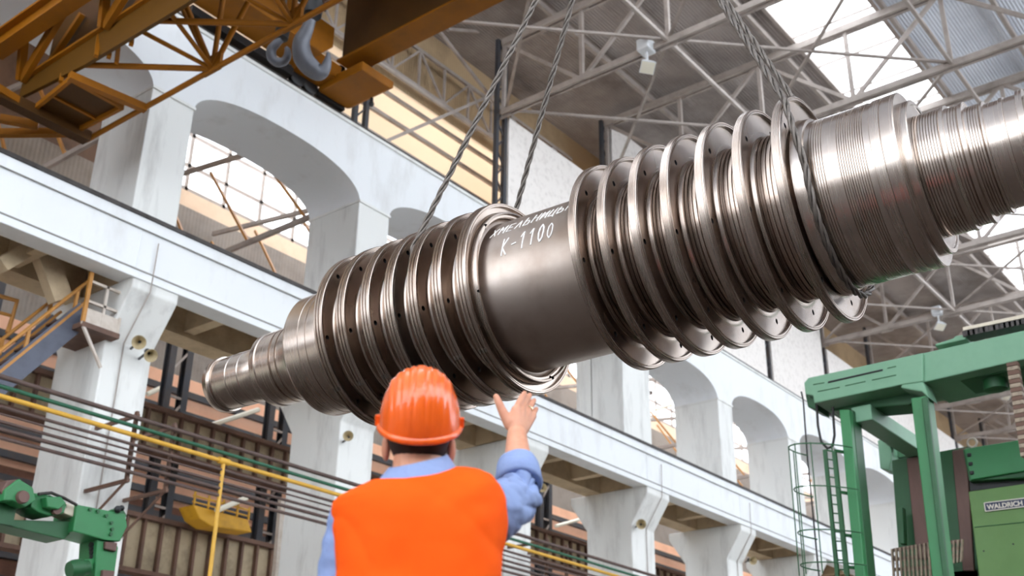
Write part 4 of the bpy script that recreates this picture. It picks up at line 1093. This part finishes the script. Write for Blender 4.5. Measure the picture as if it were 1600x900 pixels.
TB = [(797,664,.44,.019),(789,650,.437,.0155),(783.5,639,.434,.0132),(779.5,629.5,.432,.0122),(775.3,619.8,.432,.0098)]
chain(b, [(PL(x,y,d), r) for x, y, d, r in TB], 16)
for sx in (-1, 1):
    chain(b, [(L(.01+.09*sx,.01,.92),.085),(L(.01+.10*sx,.03,.50),.055),(L(.01+.105*sx,-.01,.09),.04)])
    chain(b, [(L(.01+.105*sx,-.03,.05),.04),(L(.01+.115*sx,.14,.035),.03)])
body = remesh(b, 'body', MT['skin'], .0033, 3)
# nails
for x, y, d, v in ((775.0,621.0,.4235,(.004,-.003,.012)),):
    pass
# hair on the nape
h = MB(); ell(h, HC-HU*.012+HF*(-.008), (PR*.084, HF*.1, HU*.112))
hair = MB()
for v_, f_ in ((h.v, h.f),):
    keep = set(i for i, v in enumerate(v_) if (v-HC).dot(HF) < .02-(.0) and (v-HC).dot(HU) > -.108)
    fs = [f for f in f_ if all(i in keep for i in f)]
    hair.add(v_, fs)
ho = hair.build('hair', MT['hair'], man, 60)
m_ = ho.modifiers.new('thick', 'SOLIDIFY'); m_.thickness = .006
# hard hat
def hat_shape(u, v):    # u azimuth, v elevation 0..1 from rim to crown
    ph = v*pi/2
    x, y, z = cos(u)*cos(ph)**.8, sin(u)*cos(ph)**.8, sin(ph)
    xx = x/1.0
    rib = 0
    ax_ = abs(xx)
    if ax_ < .13: rib = .040*(1-(ax_/.13)**6)
    elif ax_ < .78: rib = .036*abs(cos(pi*(ax_-.13-.0)/.165+pi/2))**.8*(1-ax_*.35)
    k = 1+rib*min(1, .15+v*1.7)
    return PR*(x*.107*k)+HF*(y*.132*k)+HU*(z*.150*k)
hb = MB(); N1, N2 = 160, 36
vs = []; fs = []
for j in range(N2+1):
    for i in range(N1): vs.append(HC+hat_shape(2*pi*i/N1, min(j/N2, .9995)))
for j in range(N2):
    for i in range(N1):
        k = (i+1) % N1; fs.append((j*N1+i, j*N1+k, (j+1)*N1+k, (j+1)*N1+i))
hb.add(vs, fs)
hat = hb.build('hard_hat', MT['hat'], man, 60)
m_ = hat.modifiers.new('thick', 'SOLIDIFY'); m_.thickness = .004; m_.offset = -1
rm = MB(); rings = []
for i in range(96):
    a = 2*pi*i/96
    fr = max(0, sin(a)); bk = max(0, -sin(a))
    o_ = HC+PR*(cos(a)*.108)+HF*(sin(a)*.133)
    n_ = (PR*cos(a)+HF*sin(a)).normalized()
    ext = .006+.045*fr**2.5
    rings.append([o_-n_*.003+HU*.008, o_+n_*ext*.6+HU*(.004), o_+n_*ext-HU*(.004+.012*fr), o_+n_*(ext-.003)-HU*(.010+.014*fr), o_-n_*.004-HU*.008])
n = 5; vs = [p for r_ in rings for p in r_]; fs = []
for i in range(96):
    j = (i+1) % 96
    for k in range(n): fs.append((i*n+k, i*n+(k+1) % n, j*n+(k+1) % n, j*n+k))
rm.add(vs, fs)
rm.build('hat_brim', MT['hat'], hat, 50)
for sx in (-1, 1):
    q = HC+PR*(.107*sx)-HF*.005+HU*.010
    MB().bar(q-HU*.014, q+HU*.016, .020, .010, HF).build('strap_lug', MT['hat'], hat, bevel=.003)
# shirt: sleeves and body
s = MB()
chain(s, [(L(-.150,0,1.395),.068),(L(-.176,.01,1.26),.058),(L(-.19,.02,1.10),.052),(L(-.197,.13,.93),.042)])
chain(s, [(L(.165,.0,1.43),.078),(L(.205,.07,1.44),.082),(L(.245,.16,1.48),.074),(EL+V((0,0,0)),.062)])
CF = WR+(EL-WR)*.62
chain(s, [(EL,.062),(CF,.047)])
ell(s, L(.01,0,1.2), (PR*.17, PF*.11, PZ*.26)); capsule(s, L(-.12,-.01,1.39), L(.14,0,1.45), .07, .075)
ell(s, L(.01,.0,1.0), (PR*.17, PF*.115, PZ*.2))
shirt = remesh(s, 'shirt', MT['shirt'], .004, 5)
# soft folds pushed into the cloth
from mathutils import noise
nrm = [v.normal.copy() for v in shirt.data.vertices]
pos = [v.co.copy() for v in shirt.data.vertices]
arm = (WR-EL).normalized()
for i, p in enumerate(pos):
    d = noise.noise(V((p.x*14, p.y*14, p.z*26)))*.008+noise.noise(p*36)*.0025
    q = PB+p-EL
    if q.length < .26:
        f_ = max(0, 1-q.length/.26)**.7
        n1 = noise.noise(p*9)
        t_ = q.dot(PZ)*.75+q.dot(PR)*.45-q.dot(PF)*.25+n1*.022
        d -= .016*f_*(1-abs(sin(t_*62)))**2.5
        t_ = q.dot(PZ)*.3-q.dot(PR)*.9+n1*.03
        d -= .008*f_*(1-abs(sin(t_*48+1)))**3
    pos[i] = p+nrm[i]*d
shirt.data.vertices.foreach_set('co', [c for p in pos for c in p])
shirt.data.update()
# rolled cuff
ax = (WR-EL).normalized(); x_ = ax.cross(PZ).normalized(); y_ = x_.cross(ax)
cu = MB()
cu.lathe([(-.085,.048),(-.088,.062),(-.082,.069),(-.04,.067),(-.004,.062),(.006,.058),(.010,.050),(.004,.044),(-.03,.043),(-.06,.044)], CF+ax*.035, ax, 40, close=True)
cuo = cu.build('rolled_cuff', MT['shirt'], shirt, 70)
nrm = [v.normal.copy() for v in cuo.data.vertices]
for v, n_ in zip(cuo.data.vertices, nrm): v.co += n_*(noise.noise(v.co*16)*.007)
# collar
cl = MB(); rings = []
for i in range(48):
    a = 2*pi*i/48
    ca, sa = cos(a), sin(a)
    def ringp(r1, r2, z, tilt=.35): return L(.004+ca*r1, -.012+sa*r2, z+sa*r2*tilt+ca*.02)
    rings.append([ringp(.069,.068,1.48), ringp(.070,.068,1.540), ringp(.075,.074,1.547), ringp(.093,.088,1.522), ringp(.118,.106,1.482), ringp(.113,.101,1.478), ringp(.085,.08,1.512), ringp(.078,.076,1.48)])
n = 8; vs = [p for r_ in rings for p in r_]; fs = []
for i in range(48):
    j = (i+1) % 48
    for k in range(n): fs.append((i*n+k, i*n+(k+1) % n, j*n+(k+1) % n, j*n+k))
cl.add(vs, fs); cl.build('collar', MT['shirt'], shirt, 60)
# vest
rows = [(-.20,.72,.215,.72,.15),(-.19,1.0,.215,1.0,.145),(-.186,1.15,.218,1.15,.143),(-.184,1.25,.226,1.262,.14),(-.196,1.31,.232,1.33,.138),(-.206,1.365,.234,1.39,.132),(-.212,1.405,.229,1.445,.122),(-.211,1.425,.215,1.488,.112),(-.195,1.44,.192,1.512,.104),(-.165,1.457,.16,1.525,.098),(-.135,1.473,.13,1.53,.094),(-.112,1.486,.108,1.53,.092)]
vb = MB(); n = 96; vs = []; fs = []
# refine the rows
rr = []
for i in range(len(rows)-1):
    for q in range(5): rr.append([rows[i][k]+(rows[i+1][k]-rows[i][k])*q/5 for k in range(5)])
rr.append(list(rows[-1]))
for (xl, zl, xr, zr, bd) in rr:
    for k in range(n):
        a = 2*pi*k/n
        ca, sa = cos(a), sin(a)
        e = 2/2.5
        X = abs(ca)**e*(1 if ca > 0 else -1); Y = abs(sa)**e*(1 if sa > 0 else -1)
        cx, hw = (xl+xr)/2, (xr-xl)/2
        x = cx+hw*X; z = zl+(zr-zl)*(x-xl)/(xr-xl)
        top = max(0, (z-1.40)/.13)
        y = -.01+bd*Y-.012*(1-X*X)*(1 if Y < 0 else 0)
        z -= .040*top*(1 if Y < 0 else 1)*abs(Y)**2
        w_ = L(x, y, z)
        d = noise.noise(V((x*8, y*8, z*6)))*.011-.006*(1-abs(sin((z*.9+x*.55+noise.noise(V((x*5,y*5,z*5)))*.05)*17)))**4+noise.noise(V((x*22+9, y*22, z*16)))*.003
        # diagonal drag folds from the raised shoulder
        d += .004*sin((x*.8-z)*60)*max(0, 1-abs(x-.14)/.1)*max(0, 1-abs(z-1.42)/.12)
        w_ += (w_-L(cx, 0, z)).normalized()*d
        vs.append(w_)
m_r = len(rr)
for j in range(m_r-1):
    for k in range(n):
        l = (k+1) % n; fs.append((j*n+k, j*n+l, (j+1)*n+l, (j+1)*n+k))
vb.add(vs, fs)
vest = vb.build('safety_vest', MT['vest'], man, 80)
m_ = vest.modifiers.new('thick', 'SOLIDIFY'); m_.thickness = .005; m_.offset = 0
m_ = vest.modifiers.new('sub', 'SUBSURF'); m_.levels = 1; m_.render_levels = 1
# trousers and boots (below the frame)
t_ = MB(); capsule(t_, L(-.06,0,.86), L(.08,0,.86), .125, .125)
for sx in (-1, 1): chain(t_, [(L(.01+.085*sx,.01,.86),.11),(L(.01+.10*sx,.03,.5),.078),(L(.01+.105*sx,-.01,.13),.065)])
remesh(t_, 'trousers', MT['trouser'], .01, 3)
for sx in (-1, 1):
    bt = MB(); chain(bt, [(L(.01+.105*sx,-.02,.14),.06),(L(.01+.105*sx,-.035,.06),.055),(L(.01+.115*sx,.15,.045),.045)])
    remesh(bt, 'boot', MT['boot'], .008, 2)
# ring
rg = PL(826.3, 639.5, .492); fd = (PL(829,634.5,.503)-K[2]).normalized()
MB().lathe([(-.003,.0105),(-.003,.0128),(.003,.0128),(.003,.0105)], rg, fd, 28, close=True).build('finger_ring', MT['gold'], man, 50)['label'] = 'gold ring on the raised hand'
# ------------------------------------------------------------------ light
w = bpy.data.worlds.new('overcast_sky'); SC.world = w; w.use_nodes = True
bg = w.node_tree.nodes['Background']
bg.inputs[0].default_value = (1, .992, .98, 1); bg.inputs[1].default_value = 2.2
SC.view_settings.view_transform = 'Standard'; SC.view_settings.look = 'None'
SC.view_settings.gamma = 1; SC.view_settings.exposure = 1.28; SC.view_settings.use_curve_mapping = False
